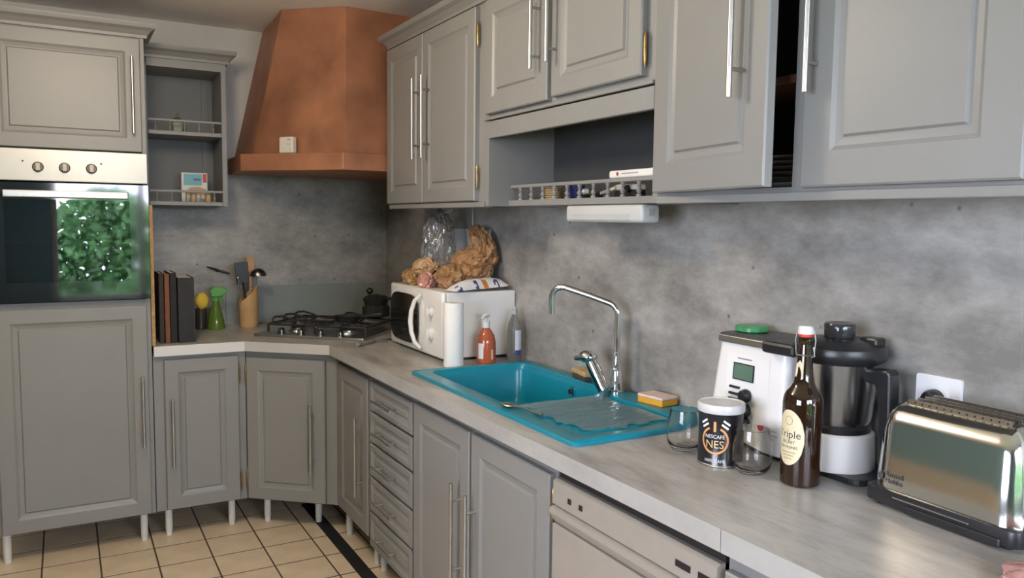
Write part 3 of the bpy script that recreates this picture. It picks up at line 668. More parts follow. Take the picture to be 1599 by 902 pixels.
cd = thing('power_cord', 'grey power cord with plug lying between the hob and the microwave', 'cord', (0, 0, 0))
obj('cable', tube(nb(), [(1.185, 3.49, .905), (1.225, 3.505, .907), (1.27, 3.56, .906), (1.32, 3.535, .905), (1.30, 3.58, .905), (1.36, 3.60, .906), (1.42, 3.57, .905), (1.52, 3.60, .905)], .0042, 8), M('grey_cable', (.12, .115, .10), .5), cd, True)
obj('cord_plug', tube(nb(), [(1.150, 3.462, .912), (1.165, 3.475, .912), (1.19, 3.494, .907)], [.011, .012, .006], 10), M('grey_plug', (.22, .21, .19), .45), cd, True)

# ---------------------------------------------------------------- left corner of the worktop
def book(label, x0, x1, y0, y1, h, cov, pages=(.60, .55, .45), tilt=0):
    r = thing('cookbook', label, 'book', (x0, y0, .9005), 0, 'books beside the oven tower'); w_ = x1-x0
    c = M(cov[0], cov[1], .75, var=.25, scale=18)
    obj('cover', box(nb(), 0, .003, 0, y1-y0, 0, h), c, r); obj('cover', box(nb(), w_-.003, w_, 0, y1-y0, 0, h), c, r)
    obj('spine', bev(box(nb(), 0, w_, -.003, .003, 0, h), .002), c, r)
    obj('pages', box(nb(), .003, w_-.003, .003, y1-y0-.005, .004, h-.004), M('book_pages', pages, .9, var=.1), r)
    r.rotation_euler = (0, tilt, 0)
book('dark brown narrow book standing against the wooden edge of the tower', .371, .391, 3.93, 4.13, .322, ('dark_brown_cover', (.035, .022, .015)))
book('brown leather-spined book second from the oven tower', .394, .414, 3.92, 4.13, .318, ('brown_leather_cover', (.17, .065, .03)))
book('black book with worn edges in the middle of the row beside the tower', .418, .446, 3.935, 4.16, .322, ('worn_black_cover', (.012, .011, .010)))
book('large charcoal binder at the front of the books beside the tower', .450, .520, 3.92, 4.17, .300, ('charcoal_cover', (.022, .022, .024)))
book('thin pale green booklet leaning beside the charcoal binder', .524, .531, 3.99, 4.18, .235, ('pale_green_cover', (.26, .29, .16)))
sy = thing('spray_bottle', 'green plastic spray bottle in front of the back wall', 'spray bottle', (.680, 4.345, .9005))
obj('bottle_body', lathe(nb(), [(.044, 0), (.046, .006), (.040, .05), (.026, .105), (.018, .130), (.016, .145)], 20), M('green_plastic', (.15, .25, .04), .15, var=.1, Transmission_Weight=.35), sy, True)
obj('spray_collar', lathe(nb(), [(.019, .145), (.019, .165), (.013, .170)], 16), M('bright_green', (.08, .31, .04), .3), sy, True)
obj('spray_head', bev(prism(nb(), [(-.022, 0), (.020, 0), (.058, .022), (.058, .038), (.03, .052), (-.012, .052), (-.026, .03)], -.013, .013), .004), M('bright_green', (.1, .42, .04)), sy, loc=(0, 0, .168)).rotation_euler = (PI/2, 0, 0)
obj('trigger', tube(nb(), [(.026, 0, .180), (.034, 0, .150), (.026, 0, .125)], .005, 8), M('bright_green', (.1, .42, .04)), sy, True)
gl = thing('dark_tumbler', 'dark glass tumbler holding a yellow sponge beside the spray bottle', 'tumbler', (.608, 4.375, .9005))
obj('tumbler_body', lathe(nb(), [(.026, 0), (.030, .004), (.034, .105), (.031, .105), (.027, .01), (.001, .008)], 20, cap=False), M('smoky_glass', (.045, .035, .025), .1), gl, True)
tag(obj('yellow_sponge', blob(nb(), (.618, 4.375, 1.045), .034, .026, .044, .12, 3, 3, 5, False), M('yellow_sponge', (.70, .48, .06), .9, bump=.4, bscale=200), None, True), 'yellow sponge poking out of the dark tumbler', 'sponge')
up_ = thing('utensil_holder', 'bamboo cylinder holding cooking utensils', 'utensil holder', (.848, 4.355, .9005))
b = nb(); seg = 28; rings = []
for r, zf in ((.046, 0), (.048, .004), (.049, 1), (.043, 1), (.042, .01)):
    rings.append([b.verts.new((r*math.cos(2*PI*k/seg), r*math.sin(2*PI*k/seg), (.178+.045*math.cos(2*PI*k/seg)) if zf == 1 else (zf if zf < .5 else 0)))for k in range(seg)])
for a, c in zip(rings, rings[1:]):
    for k in range(seg): b.faces.new([a[k], a[(k+1) % seg], c[(k+1) % seg], c[k]])
b.faces.new(rings[0][::-1]); b.faces.new(rings[-1])
obj('holder_body', b, WOOD, up_, True)
def utensil(name, label, p0, p1, r, m): 
    t = thing(name, label, 'utensil', p0, group='utensils in the bamboo holder'); obj('utensil_handle', tube(nb(), [(0, 0, 0), Vector(p1)-Vector(p0)], r, 8), m, t, True); return t, Vector(p1)-Vector(p0)
t, e = utensil('spatula', 'black slotted spatula in the bamboo holder', (.845, 4.345, .913), (.820, 4.35, 1.14), .006, BLACK)
b = prism(nb(), [(-.032, 0), (.028, 0), (.034, .115), (-.034, .115)], -.002, .002); bev(b, .0015, 1)
q = obj('spatula_blade', b, BLACK, t, loc=e-Vector((0, 0, .01))); q.rotation_euler = (PI/2, -.07, 0)
t, e = utensil('ladle', 'steel ladle with its bowl up in the bamboo holder', (.862, 4.345, .913), (.888, 4.335, 1.185), .005, STEEL)
b = nb(); bmesh.ops.create_uvsphere(b, u_segments=20, v_segments=12, radius=.042)
bmesh.ops.delete(b, geom=[v for v in b.verts if v.co.z < -.005], context='VERTS')
q = obj('ladle_bowl', b, M('dark_steel', (.25, .24, .23), .25, 1.), t, True, loc=e+Vector((.006, -.012, -.012)))
t, e = utensil('wooden_spatula', 'wooden spatula behind the ladle in the bamboo holder', (.858, 4.372, .913), (.866, 4.378, 1.20), .006, WOOD2)
obj('wooden_blade', bev(box(nb(), -.020, .020, -.004, .004, 0, .085), .004), WOOD2, t, loc=e-Vector((0, 0, .01)))
t, e = utensil('wooden_spoon', 'short wooden spoon handle in the bamboo holder', (.835, 4.365, .913), (.824, 4.372, 1.125), .006, WOOD2)
obj('spoon_end', blob(nb(), (0, 0, .012), .011, .007, .018, 0, 1, 2, 0, False), WOOD2, t, True, loc=e)
t, e = utensil('whisk', 'thin steel whisk handle leaning left in the bamboo holder', (.838, 4.34, .913), (.792, 4.335, 1.155), .004, STEEL)
obj('whisk_end', blob(nb(), (0, 0, .008), .007, .007, .012, 0, 1, 2, 0, False), STEEL, t, True, loc=e)
hk = thing('wall_hook', 'dark metal hook bar fixed on the back wall above the spray bottle', 'hook', (.715, YB-.012, 1.195))
obj('hook_plate', lathe(nb(), [(.010, 0), (.010, .004), (.006, .006)], 12), M('dark_metal', (.07, .06, .055), .35, .8), hk, True).rotation_euler = (PI/2, 0, 0)
obj('hook_bar', tube(nb(), [(-.055, -.03, .022), (-.02, -.026, .010), (.0, -.012, .002), (.03, -.026, -.006), (.062, -.03, -.018)], [.003, .006, .006, .007, .004], 8), M('dark_metal', (.07, .06, .055)), hk, True)

# ---------------------------------------------------------------- microwave and the bags on it
mw = thing('microwave', 'white microwave oven with dark oval window on the worktop', 'microwave', (1.330, 3.515, .9005), RW)
W_, H_, D_ = .580, .286, .345
obj('casing', bev(box(nb(), .002, W_-.002, .022, D_, .010, H_-.002), .006), WHITE, mw)
obj('front_panel', bev(box(nb(), 0, W_, 0, .024, .010, H_), .010, 3), M('white_front', (.78, .765, .72), .28), mw, True)
def soup(cx, cz, a, c, n=4., k=40):
    return [(cx+a*abs(math.cos(t))**(2/n)*(1 if math.cos(t) >= 0 else -1), cz+c*abs(math.sin(t))**(2/n)*(1 if math.sin(t) >= 0 else -1)) for t in [2*PI*i/k for i in range(k)]]
q = obj('door_rim', bev(prism(nb(), soup(.205, .146, .193, .128, 3.6), -.010, .001), .004), M('white_front', (.78, .765, .72)), mw, True); q.rotation_euler = (PI/2, 0, 0); q.location = (0, -.001, 0)
b = prism(nb(), soup(.195, .146, .160, .108, 4.2), 0, .0025)
q = obj('door_window', b, M('dark_window', (.012, .011, .011), .08, var=.2), mw); q.rotation_euler = (PI/2, 0, 0); q.location = (0, -.0105, 0)
obj('door_handle', tube(nb(), [(.385, -.010, .030), (.365, -.030, .055), (.352, -.040, .10), (.350, -.043, .146), (.352, -.040, .19), (.365, -.030, .235), (.385, -.010, .262)], [.007, .009, .010, .011, .010, .009, .007], 10), M('white_front', (.78, .765, .72)), mw, True)
for z, r in ((.195, .019), (.105, .025)):
    kn = obj('dial', lathe(nb(), [(r, 0), (r, .006), (r*.8, .010), (r*.78, .018), (r*.6, .020)], 20), M('white_front', (.78, .765, .72)), mw, True, loc=(.478, 0, z)); kn.rotation_euler = (PI/2, 0, 0)
    obj('dial_ridge', bev(box(nb(), -.004, .004, -r*.8, r*.8, .018, .026), .002), M('white_front', (.78, .765, .72)), kn)
for k in range(12):
    a = math.radians(-140+k*25)
    obj('dial_mark', box(nb(), .478+.032*math.sin(a)-.0015, .478+.032*math.sin(a)+.0015, -.0008, .0002, .195+.028*math.cos(a)-.0015, .195+.028*math.cos(a)+.0015), M('grey_mark', (.3, .28, .25)), mw)
for x, y in ((.05, .04), (.53, .04), (.05, .30), (.53, .30)): obj('foot', lathe(nb(), [(.014, 0), (.014, .012)], 12), BLACK, mw, loc=(x, y, 0))
ZM = .9005+H_-.002
tag(obj('clear_plastic_bag', blob(nb(), (1.500, 3.350, ZM+.158), .080, .075, .175, .16, 2.2, 5, 3, True, .05), FILM, None, True), 'clear plastic bag standing puffed up on the microwave', 'bag')
kn = nb(); tube(kn, [(1.500, 3.350, ZM+.305), (1.507, 3.345, ZM+.322), (1.53, 3.33, ZM+.328), (1.555, 3.315, ZM+.342), (1.56, 3.31, ZM+.334)], [.022, .012, .008, .007, .004], 8)
bpy.data.objects['clear_plastic_bag'].data.materials[0] = FILM
o = obj('bag_knot', kn, FILM, bpy.data.objects['clear_plastic_bag'], True)
pb = thing('brown_paper_bag', 'large crumpled brown paper bag on the microwave, neck twisted upwards', 'bag', (0, 0, 0))
def crumple(bm, c, r, seed, sub=5, amp=.10, fold=(7, 2, 3), shape=None):
    m = nb(); bmesh.ops.create_icosphere(m, subdivisions=sub, radius=1); off = Vector((seed, seed*2.3, seed*.7)); vs = []
    for v in m.verts:
        d = v.co.normalized(); w_ = d+.35*noise.noise_vector(d*1.5+off)
        k = 1+.30*noise.noise(d*1.3+off)
        k += amp*(1-3.2*abs(noise.noise(Vector((w_.x*fold[0], w_.y*fold[1], w_.z*fold[2]))*.55+off)))
        k += amp*.4*(1-3*abs(noise.noise(Vector((w_.x*fold[0], w_.y*fold[1], w_.z*fold[2]))*1.3+off)))
        p = Vector((d.x*r[0], d.y*r[1], d.z*r[2]))*k
        if shape: p = shape(p)
        p = p+Vector(c); p.z = max(p.z, ZM+.001); p.x = min(p.x, XR-.036); vs.append(bm.verts.new(p))
    m.verts.index_update()
    for f_ in m.faces: bm.faces.new([vs[v.index] for v in f_.verts])
    m.free(); return bm
b = crumple(nb(), (1.570, 3.150, ZM+.085), (.078, .115, .090), 4.2, 5, .17, (3, 4, 9), lambda p: Vector((p.x+.25*p.z, p.y-.35*p.z, p.z)))
crumple(b, (1.605, 3.115, ZM+.185), (.045, .070, .078), 8.8, 5, .20, (8, 8, 1.5), lambda p: Vector((p.x, p.y+.5*max(0, p.z), p.z)))
crumple(b, (1.470, 3.145, ZM+.048), (.062, .062, .052), 2.1, 4, .20, (7, 7, 2))
obj('bag_paper', b, KRAFT, pb, True)
FK = M('brown_film', (.36, .21, .09), .22, var=.3, scale=20)
tag(obj('bread_roll_bag', crumple(nb(), (1.408, 3.278, ZM+.080), (.050, .068, .042), 5.5, 4, .17, (6, 3, 6)), M('tan_paper', (.44, .28, .15), .6, var=.2, scale=20), None, True), 'crumpled tan paper bundle in front of the clear bag', 'bag')
tag(obj('small_brown_bag', crumple(nb(), (1.395, 3.415, ZM+.030), (.040, .060, .038), 1.5, 4, .20, (5, 3, 3), lambda p: Vector((p.x, p.y*(1-.3*p.z/.036), p.z))), FK, None, True), 'small glossy brown bag at the left end of the microwave top', 'bag')
tag(obj('pink_bag', crumple(nb(), (1.378, 3.210, ZM+.026), (.033, .044, .038), 6.5, 4, .18, (5, 3, 3)), M('pink_film', (.52, .25, .19), .25, var=.35, scale=25), None, True), 'small pink and white bag between the brown bags on the microwave', 'bag')
pk = thing('food_packet', 'white crisp packet with orange and blue print at the edge of the microwave', 'packet', (1.52, 2.985, ZM), math.radians(10))
b = nb(); NX, NY = 36, 12; g2 = {}
for s in (0, 1):
    for i in range(NX+1):
        for j in range(NY+1):
            x = -.150+.300*i/NX; y = -.045+.09*j/NY; e = max(0, 1-(abs(x)/.150)**4)*max(0, 1-(abs(y)/.045)**2)
            zz = .003+.05*(i/NX)+.010*noise.noise(Vector((x*30, y*30, 2)))
            g2[s, i, j] = b.verts.new((x, y, max(.0006, zz*.25+(e*.040 if s else 0)+.004)))
    for i in range(NX):
        for j in range(NY): b.faces.new([g2[s, i, j], g2[s, i+1, j], g2[s, i+1, j+1], g2[s, i, j+1]])
bmesh.ops.remove_doubles(b, verts=b.verts, dist=.0004)
mp_ = [M('white_packet_film', (.70, .69, .68), .3, var=.08, scale=30), M('orange_packet_print', (.55, .20, .05), .3, var=.2), M('blue_packet_print', (.05, .06, .20), .3, var=.2)]
for f in b.faces:
    c = f.calc_center_median()
    if c.y < -.014 and noise.noise(Vector((c.x*60, c.y*60, 1))) > -.12:
        if c.x > .115 or .002 < c.x < .024: f.material_index = 1
        elif -.135 < c.x < -.105 or -.045 < c.x < -.025 or .055 < c.x < .080: f.material_index = 2
obj('packet_film', b, mp_, pk, True)
wp = thing('white_board', 'pale white board leaning on the wall behind the bags', 'board', (XR-.024, 3.355, ZM-.0), RW)
obj('board_sheet', bev(box(nb(), -.188, .190, 0, .009, 0.0, .255), .002, 1), M('pale_board', (.70, .73, .80), .5, var=.04), wp)
tag(obj('hanging_cable', tube(nb(), [(XR-.018, 3.342, 1.534), (XR-.019, 3.343, 1.48), (XR-.018, 3.341, 1.445)], .0045, 8), M('pale_cable', (.45, .45, .45), .5), None, True), 'pale cable hanging from the wall cabinet down to the white board', 'cable')
# ---------------------------------------------------------------- bottles by the sink
pr = thing('paper_towel_roll', 'white paper towel roll standing in front of the microwave', 'paper towel', (1.335, 2.832, .9005))
obj('towel_paper', lathe(nb(), [(.038, 0), (.0395, .004), (.0395, .251), (.038, .255), (.020, .2552), (.019, .252)], 32), M('towel_white', (.80, .79, .75), .95, var=.03, bump=.5, bscale=60), pr, True)
obj('cardboard_core', lathe(nb(), [(.019, .002), (.019, .2545), (.016, .2545), (.016, .002)], 20, cap=False), M('cardboard', (.42, .32, .20), .9), pr, True)
so = thing('soap_dispenser', 'orange liquid soap bottle with a white pump', 'soap bottle', (1.488, 2.848, .9005))
obj('soap_bottle', lathe(nb(), [(.036, 0), (.040, .005), (.040, .085), (.034, .115), (.018, .140), (.014, .145)], 24), M('orange_soap', (.52, .13, .055), .12, var=.06, Transmission_Weight=.25), so, True)
obj('pump_collar', lathe(nb(), [(.015, .145), (.016, .148), (.016, .172), (.007, .175), (.007, .190)], 18), WHITEPL, so, True)
obj('pump_head', tube(nb(), [(.008, 0, .196), (-.012, -.01, .196), (-.030, -.022, .188)], [.010, .008, .005], 10), WHITEPL, so, True)
def cyl_map(c, R, yaw):   # wraps (x, z) round an upright cylinder; yaw = direction the centre of the print faces
    return lambda x, z: (c[0]+R*math.cos(yaw+x/R), c[1]+R*math.sin(yaw+x/R), z)
def grid_poly(x0, x1, z0, z1, fn, n=10):
    bm = nb(); a = [(bm.verts.new(fn(x0+(x1-x0)*k/n, z0)), bm.verts.new(fn(x0+(x1-x0)*k/n, z1))) for k in range(n+1)]
    for p, q in zip(a, a[1:]): bm.faces.new([p[0], q[0], q[1], p[1]])
    return bm
FACE = math.atan2(-.868, -.49)     # towards the room's near end
obj('soap_label', grid_poly(-.034, -.010, .022, .085, cyl_map((0, 0), .0405, FACE)), WHITEPL, so)
obj('soap_side_print', grid_poly(.024, .034, .02, .06, cyl_map((0, 0), .0405, FACE)), M('pale_pink_print', (.72, .48, .40), .5), so)
db = thing('dish_soap_bottle', 'clear washing-up liquid bottle with a grey cap beside the microwave', 'bottle', (1.618, 2.845, .9005))
obj('bottle_body', lathe(nb(), [(.026, 0), (.030, .005), (.030, .12), (.024, .16), (.012, .185), (.011, .195)], 20), M('smoky_clear_plastic', (.42, .41, .38), .1, var=.05, Transmission_Weight=.8, IOR=1.2), db, True)
obj('cap', lathe(nb(), [(.014, .195), (.014, .212), (.008, .216), (.007, .226), (.004, .228)], 16), M('grey_cap', (.40, .40, .41), .3), db, True)
obj('label', grid_poly(.004, .040, .03, .13, cyl_map((0, 0), .0306, FACE)), M('pale_label', (.60, .62, .66), .4), db)
obj('blue_band', grid_poly(.004, .040, .03, .048, cyl_map((0, 0), .0309, FACE)), M('blue_label', (.04, .06, .25), .4), db)

# ---------------------------------------------------------------- foreground: glasses, coffee can, beer bottle
def glass(label, x, y):
    t = thing('drinking_glass', label, 'glass', (x, y, .9005), group='stemless glasses')
    obj('glass_bowl', lathe(nb(), [(.026, .0), (.032, .002), (.042, .016), (.0465, .034), (.045, .060), (.038, .105), (.0368, .1055), (.0365, .104), (.0433, .060), (.0447, .034), (.040, .018), (.030, .010), (.001, .009)], 40, cap=False), GLASS, t, True)
    obj('glass_foot', lathe(nb(), [(.001, .0), (.026, .0)], 40, cap=False), GLASS, t)
glass('stemless drinking glass on the left of the black coffee can', 1.372, 1.522)
glass('stemless drinking glass between the coffee can and the beer bottle', 1.385, 1.305)
cn = thing('coffee_can', 'black and orange coffee can with a pale plastic lid', 'can', (1.378, 1.402, .9005))
obj('can_body', lathe(nb(), [(.051, 0), (.0535, .002), (.0535, .005), (.0525, .007), (.0525, .135), (.0535, .137)], 40), M('black_tin', (.012, .011, .013), .28, var=.1, Coat_Weight=.3), cn, True)
obj('can_lid', lathe(nb(), [(.0555, .128), (.0565, .130), (.0565, .146), (.0545, .149), (.050, .149), (.049, .147)], 40), M('pale_lid_plastic', (.60, .59, .57), .35), cn, True)
obj('can_base_ring', lathe(nb(), [(.0535, 0), (.0545, .001), (.0545, .004), (.0535, .005)], 40, cap=False), STEEL, cn, True)
cf = math.atan2(-1.402, -1.378)
cm = cyl_map((0, 0), .0531, cf-.25); cm2 = cyl_map((0, 0), .0538, cf-.25)
ORG = M('orange_ring_print', (.75, .34, .12), .4, var=.15); WPR = M('white_print', (.78, .77, .74), .4, var=.02); GOLD = M('gold_print', (.75, .52, .25), .35, .2)
b = nb(); n = 40; a0 = math.radians(115); pr_ = None
for k in range(n+1):
    a = a0+(2*PI-math.radians(50))*k/n
    cur = (b.verts.new(cm(.0335*math.cos(a), .065+.0335*math.sin(a))), b.verts.new(cm(.0285*math.cos(a), .065+.0285*math.sin(a))))
    if pr_: b.faces.new([pr_[0], cur[0], cur[1], pr_[1]])
    pr_ = cur
obj('ring_print', b, ORG, cn)
obj('bar_print', grid_poly(-.003, .003, .086, .110, cm, 3), ORG, cn)
obj('lettering', text_bm('NESCAFÉ', .0125, lambda x, z: cm2(x*.95, z+.070)), WPR, cn)
obj('lettering', text_bm('NES', .026, lambda x, z: cm2(x, z+.047)), GOLD, cn)
obj('lettering', text_bm('100% CAFÉ', .0105, lambda x, z: cm2(x, z+.012)), WPR, cn)
for sx in (-1, 1):
    for k in range(2):
        obj('arc_print', grid_poly(-.010, .010, -.0022, .0022, lambda x, z, sx=sx, k=k: cm(sx*(.028-k*.004)+x*.8+z*.5*sx, .108-k*.009+z-sx*x*.55), 4), WPR, cn)
bt = thing('beer_bottle', 'dark brown swing-top beer bottle with a cream label', 'bottle', (1.425, 1.200, .9005))
obj('bottle_glass', lathe(nb(), [(.038, 0), (.0425, .004), (.043, .010), (.043, .183), (.0415, .197), (.036, .209), (.028, .219), (.0222, .230), (.0192, .250), (.0172, .275), (.0142, .315), (.0165, .318), (.0165, .330), (.014, .333)], 40), BROWNGL, bt, True)
obj('ceramic_stopper', lathe(nb(), [(.010, .336), (.0165, .338), (.0165, .352), (.013, .356)], 24), WHITEPL, bt, True)
obj('red_gasket', lathe(nb(), [(.0155, .332), (.0155, .338)], 24), M('red_rubber', (.55, .04, .02), .5), bt, True)
b = nb(); fr = math.atan2(-1.2, -1.425); side = Vector((-math.sin(fr), math.cos(fr), 0)); front = Vector((math.cos(fr), math.sin(fr), 0))
for s in (-1, 1):
    tube(b, [side*s*.017+Vector((0, 0, .346)), side*s*.021+front*.004+Vector((0, 0, .325)), side*s*.019+front*.008+Vector((0, 0, .298)), side*s*.017+front*.004+Vector((0, 0, .288))], .0013, 6)
tube(b, [side*.0195*math.cos(a)+front*.0195*math.sin(a)+Vector((0, 0, .292)) for a in [2*PI*k/16 for k in range(17)]], .0013, 6)
tube(b, [side*.017+front*.006+Vector((0, 0, .310)), side*.020+front*.010+Vector((0, 0, .290)), side*.012+front*.016+Vector((0, 0, .288))], .0013, 6)
obj('wire_bail', b, STEEL, bt, True)
lm = (lambda f_: lambda x, z: f_(x, z+.012))(cyl_map((0, 0), .0433, fr-.68)); lm2 = (lambda f_: lambda x, z: f_(x, z+.012))(cyl_map((0, 0), .0436, fr-.68))
b = nb(); n = 14; prv = None
for k in range(n+1):
    x = -.036+.072*k/n; hh = .062*math.sqrt(max(0, 1-(x/.0365)**2)); cur = (b.verts.new(lm(x, .098-hh)), b.verts.new(lm(x, .098+hh)))
    if prv: b.faces.new([prv[0], cur[0], cur[1], prv[1]])
    prv = cur
obj('label', b, M('cream_label', (.68, .60, .40), .5, var=.04), bt)
INK = M('black_ink', (.03, .025, .02), .5); INK2 = M('tan_ink', (.42, .34, .18), .5)
obj('lettering', text_bm('Triple', .024, lambda x, z: lm2(x, z+.098)), INK, bt)
obj('lettering', text_bm('SECRET', .010, lambda x, z: lm2(x, z+.085)), INK, bt)
obj('lettering', text_bm('DES MOINES', .0082, lambda x, z: lm2(x, z+.074)), INK, bt)
for z, w_ in ((.064, .018), (.057, .014), (.050, .010)): obj('fine_print', grid_poly(-w_, w_, z, z+.0025, lm2, 6), INK2, bt)
obj('crest_print', poly_bm([(.010*math.cos(2*PI*k/18), .136+.010*math.sin(2*PI*k/18)) for k in range(18)], lm2), INK2, bt)
nm = lambda x, z: (.0178*math.cos(fr-.5+x/.0178), .0178*math.sin(fr-.5+x/.0178), z)
obj('neck_label', loft(nb(), [[((r-.08*(z-.262))*math.cos(fr-.55+x/.0225), (r-.08*(z-.262))*math.sin(fr-.55+x/.0225), z) for x, z in ((-.011, .243), (.010, .243), (.010, .270), (.0, .280), (-.011, .272))] for r in (.0192, .0198)]), M('cream_label', (.68, .6, .4)), bt)

# ---------------------------------------------------------------- cooking machine
km = thing('cooking_machine', 'white food processor with display and a steel bowl under a black lid', 'food processor', (1.500, 1.580, .9005), RW)
# local: x towards viewer, y to the wall
b = nb(); loft(b, [rr for rr in ([(x, y, z) for x, y in rrect(.0+ins, .262-ins*.3, .0+ins*.6, .165, .022, 4)] for z, ins in ((.012, 0), (.10, .004), (.20, .014), (.268, .022)))])
obj('housing', b, M('white_housing', (.80, .78, .75), .3, var=.02), km, True)
obj('top_cover', bev(loft(nb(), [[(x, y, z) for x, y in rrect(.018, .262, .008, .165, .022, 4)] for z in (.268, .292)]), .005), M('dark_grey_top', (.05, .05, .052), .4), km, True)
obj('top_trim', bev(box(nb(), .03, .20, .004, .012, .270, .288), .002), STEEL, km)
FPL = lambda x, z: (x, .0016+.0132*max(0, (z-.10)/.168), z)
fpo = lambda x, z: (x, .0005+.0132*max(0, (z-.10)/.168)-.0025, z)
obj('panel_plate', poly_bm(rrect(.060, .205, .020, .246, .012, 3), lambda x, z: (x, fpo(x, z)[1]+.0010, z)), M('white_plate', (.82, .81, .79), .25, var=.01), km)
obj('display', poly_bm([(.085, .178), (.157, .178), (.157, .222), (.085, .222)], fpo), M('dark_display_frame', (.03, .04, .04), .2), km)
obj('display_glass', poly_bm([(.089, .181), (.153, .181), (.153, .219), (.089, .219)], lambda x, z: (x, fpo(x, z)[1]-.0006, z)), M('grey_green_lcd', (.10, .17, .12), .15, var=.08), km)
obj('maker_mark', poly_bm([(.098, .232), (.146, .232), (.146, .2355), (.098, .2355)], fpo), M('grey_mark', (.3, .28, .25)), km)
for z in (.158, .141, .127): obj('key', bev(box(nb(), .078, .112, fpo(0, z)[1]-.003, .02, z-.003, z+.003), .001), BLACK, km)
for z in (.143, .105, .072):
    kn = obj('selector_knob', lathe(nb(), [(.017, 0), (.017, .006), (.014, .016), (.010, .018)], 20), BLACK, km, True, loc=(.138, .001, z)); kn.rotation_euler = (PI/2, 0, 0)
q = obj('red_badge', lathe(nb(), [(.011, 0), (.010, .0012)], 20), M('red_badge', (.55, .03, .05), .4), km, loc=(.190, -.0006, .068)); q.rotation_euler = (PI/2, 0, 0)
for z, w_ in ((.070, .045), (.060, .05), (.050, .035)): obj('small_print', poly_bm([(.206, z), (.206+w_*.8, z), (.206+w_*.8, z+.003), (.206, z+.003)], lambda x, z: (x, -.0008, z)), M('pale_red_print', (.62, .45, .43), .5), km)
obj('foot_plate', bev(prism(nb(), rrect(.004, .47, .012, .165, .03, 4), 0, .014), .003), BLACK, km)
BC = (.345, .082)
obj('base_ring', lathe(nb(), [(.088, .014), (.090, .020), (.086, .095), (.080, .100)], 40, c=BC), M('white_housing', (.8, .78, .75)), km, True)
obj('bridge', bev(box(nb(), .20, .30, .02, .16, .014, .105), .008), M('white_housing', (.8, .78, .75)), km)
obj('dark_collar', lathe(nb(), [(.076, .098), (.078, .112), (.074, .118)], 40, c=BC), BLACK, km, True)
bl = obj('steel_bowl', lathe(nb(), [(.070, .112), (.078, .130), (.090, .272), (.092, .276)], 48, c=BC), M('bowl_steel', (.56, .56, .57), .22, 1., var=.03, scale=40), km, True)
for dx in (0, .012): obj('bowl_mark', tube(nb(), [(BC[0]-.040+dx, BC[1]-.0785, .165), (BC[0]-.038+dx, BC[1]-.0845, .225)], .0028, 6), CHROME, km, True)
ld = obj('lid', lathe(nb(), [(.094, .262), (.104, .270), (.108, .285), (.104, .298), (.075, .312), (.034, .318)], 40, c=BC), BLACK, km, True)
obj('measuring_cap', lathe(nb(), [(.032, .315), (.034, .318), (.036, .345), (.033, .350), (.018, .346)], 28, c=BC), M('smoked_cap', (.035, .036, .04), .12), km, True)
obj('lid_latch', bev(box(nb(), .20, .30, -.020, .055, .266, .296), .008), BLACK, km)
obj('lid_tab', bev(box(nb(), BC[0]+.04, BC[0]+.085, .10, .135, .30, .322), .005), BLACK, km)
obj('bowl_handle', bev(prism(nb(), [(.425, .255), (.485, .262), (.492, .250), (.498, .03), (.470, .03), (.462, .205), (.450, .225), (.425, .225)], -.018, .018), .006), BLACK, km, loc=(0, .085, 0)).rotation_euler = (PI/2, 0, 0)
tag(obj('green_lid', lathe(nb(), [(.040, 0), (.044, .002), (.044, .012), (.040, .016), (.010, .017)], 28), M('green_lid', (.06, .28, .10), .25, var=.3, scale=30), None, True, loc=(1.600, 1.525, 1.193)), 'green and clear lid lying on top of the food processor', 'lid')

# ---------------------------------------------------------------- toaster, socket
ts = thing('toaster', 'polished steel long-slot toaster with black base', 'toaster', (1.470, 1.052, .9005), RW+math.radians(-1.5))
TL, TD = .300, .150
def tsec(x, ins, zt): return [(x, -.004+ins, .036), (x, .004+ins, zt-.045), (x, .014+ins, zt-.018), (x, .034+ins, zt-.003), (x, .055, zt), (x, TD-.055, zt), (x, TD-.034-ins, zt-.003), (x, TD-.014-ins, zt-.018), (x, TD-.004-ins, zt-.045), (x, TD+.004-ins, .036)]
secs = []
for t in [k/24 for k in range(25)]:
    x = TL*t; e = min(t, 1-t); k = 1-(1-min(1, e/.13))**2.2; zt = .120+.096*k**.5 if e < .13 else .216
    secs.append(tsec(x, .020*(1-k), zt))
obj('steel_body', loft(nb(), secs), M('polished_steel', (.68, .665, .63), .13, 1., var=.02), ts, True)
obj('base', bev(prism(nb(), rrect(-.010, TL+.010, -.012, TD+.012, .02, 4), .008, .038), .006), BLACK, ts, True)
obj('crumb_tray', bev(box(nb(), .09, TL-.02, -.018, -.005, .004, .020), .003), BLACK, ts)
obj('base_gleam_strip', bev(box(nb(), .06, .22, -.0145, -.011, .026, .0285), .0005), CHROME, ts)
for x in (.02, TL-.02):
    for y in (.01, TD-.01): obj('foot', lathe(nb(), [(.010, 0), (.010, .010)], 10), BLACK, ts, loc=(x, y, 0))
obj('lever', bev(box(nb(), -.030, -.005, .06, .10, .050, .066), .004), BLACK, ts)
for y in (.052, .104):
    obj('toast_slot', box(nb(), .045, TL-.035, y-.013, y+.013, .2135, .2170), M('dark_slot', (.02, .018, .016), .6), ts)
    for s in (-1, 1):
        wl = obj('slot_guard', box(nb(), .050, TL-.040, y+s*.0145-.0012, y+s*.0145+.0012, .205, .224), M('guard_steel', (.60, .58, .53), .25, 1.), ts)
        b = nb()
        for k in range(14): tube(b, [(.065+k*.0155, y+s*.0145-.0018, .2185), (.065+k*.0155, y+s*.0145+.0018, .2185)], .0020, 8)
        obj('guard_holes', b, BLACK, wl)
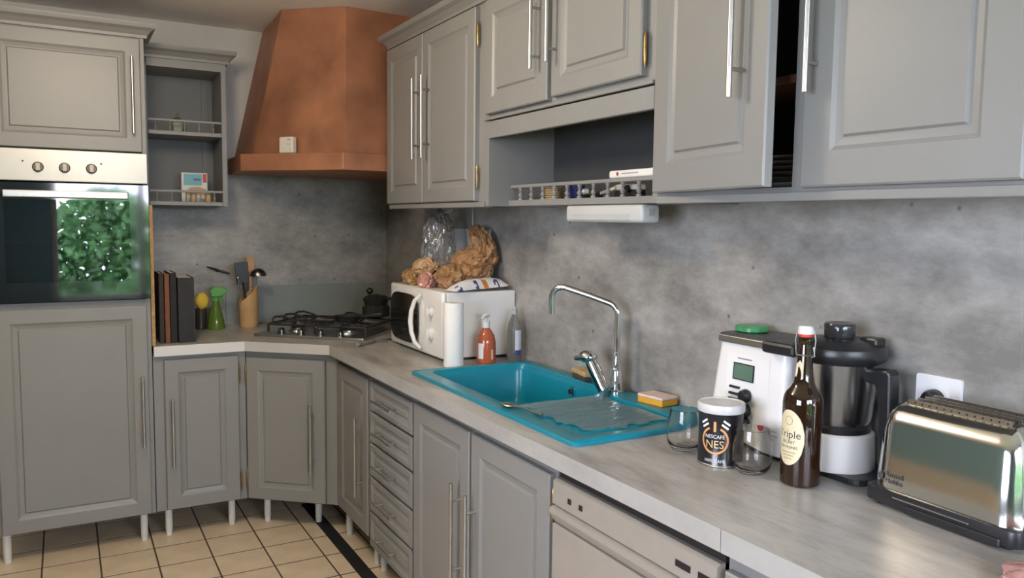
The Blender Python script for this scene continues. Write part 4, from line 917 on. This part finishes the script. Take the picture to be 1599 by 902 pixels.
tf = lambda x, z: (x, -.004+.008*(z-.036)/(.135)-.0012, z)
obj('lettering', text_bm('Russell', .0150, lambda x, z: tf(.034+x, .064+z), align='LEFT'), M('grey_ink', (.06, .06, .06), .4), ts)
obj('lettering', text_bm('Hobbs', .0150, lambda x, z: tf(.034+x, .051+z), align='LEFT'), M('grey_ink', (.06, .06, .06)), ts)
obj('emblem', poly_bm([(.024+.006*math.cos(2*PI*k/16), .062+.008*math.sin(2*PI*k/16)) for k in range(16)], tf), M('grey_ink', (.06, .06, .06)), ts)
sk2 = thing('wall_socket', 'white square wall socket above the toaster', 'socket', (XR-.012, 1.043, 1.098), RW)
q = obj('socket_plate', bev(prism(nb(), rrect(-.052, .052, -.052, .052, .006, 3), 0, .009), .002), M('white_socket', (.74, .74, .74), .3), sk2); q.rotation_euler = (PI/2, 0, 0)
q = obj('socket_well', lathe(nb(), [(.029, .008), (.029, .0115), (.026, .012)], 28), M('white_socket', (.74, .74, .74)), sk2, True); q.rotation_euler = (PI/2, 0, 0)
pg = thing('plug', 'black plug pushed into the wall socket', 'plug', (XR-.024, 1.046, 1.098), RW)
q = obj('plug_body', lathe(nb(), [(.023, 0), (.023, .016), (.019, .026), (.012, .030)], 24), BLACK, pg, True); q.rotation_euler = (PI/2, 0, 0)
obj('plug_cord', tube(nb(), [(0, -.026, 0), (.002, -.028, -.012), (.004, -.014, -.03), (.012, .004, -.08), (.02, .004, -.19)], .004, 8), BLACK, pg, True)
tag(obj('pink_cloth', blob(nb(), (1.362, .650, .9125), .075, .060, .016, .25, 3, 4, 21, True, .08), M('pink_cloth', (.50, .27, .25), .9, var=.35, scale=40, bump=.4), None, True), 'crumpled pinkish cloth on the worktop at the near right corner', 'cloth')

# ---------------------------------------------------------------- ceiling lamp (lights the kitchen, above the picture)
cl = thing('ceiling_lamp', 'round white ceiling lamp in the middle of the kitchen', 'lamp', (LAMP_POS[0], LAMP_POS[1], 0))
obj('lamp_plate', lathe(nb(), [(.11, ZC-.022), (.11, ZC-.001)], 32), WHITEPL, cl, True)
obj('lamp_stem', tube(nb(), [(0, 0, LAMP_POS[2]+.09), (0, 0, ZC-.02)], .012, 10), WHITEPL, cl, True)
obj('lamp_holder', lathe(nb(), [(.03, LAMP_POS[2]+.07), (.03, LAMP_POS[2]+.10), (.015, LAMP_POS[2]+.105)], 20), WHITEPL, cl, True)
L = bpy.data.lights.new('lamp_bulb', 'POINT'); L.energy = LAMP_POWER; L.color = (1, .84, .66); L.shadow_soft_size = .15
lo = bpy.data.objects.new('lamp_bulb', L); C.objects.link(lo); lo.location = (0, 0, LAMP_POS[2]); lo.parent = cl
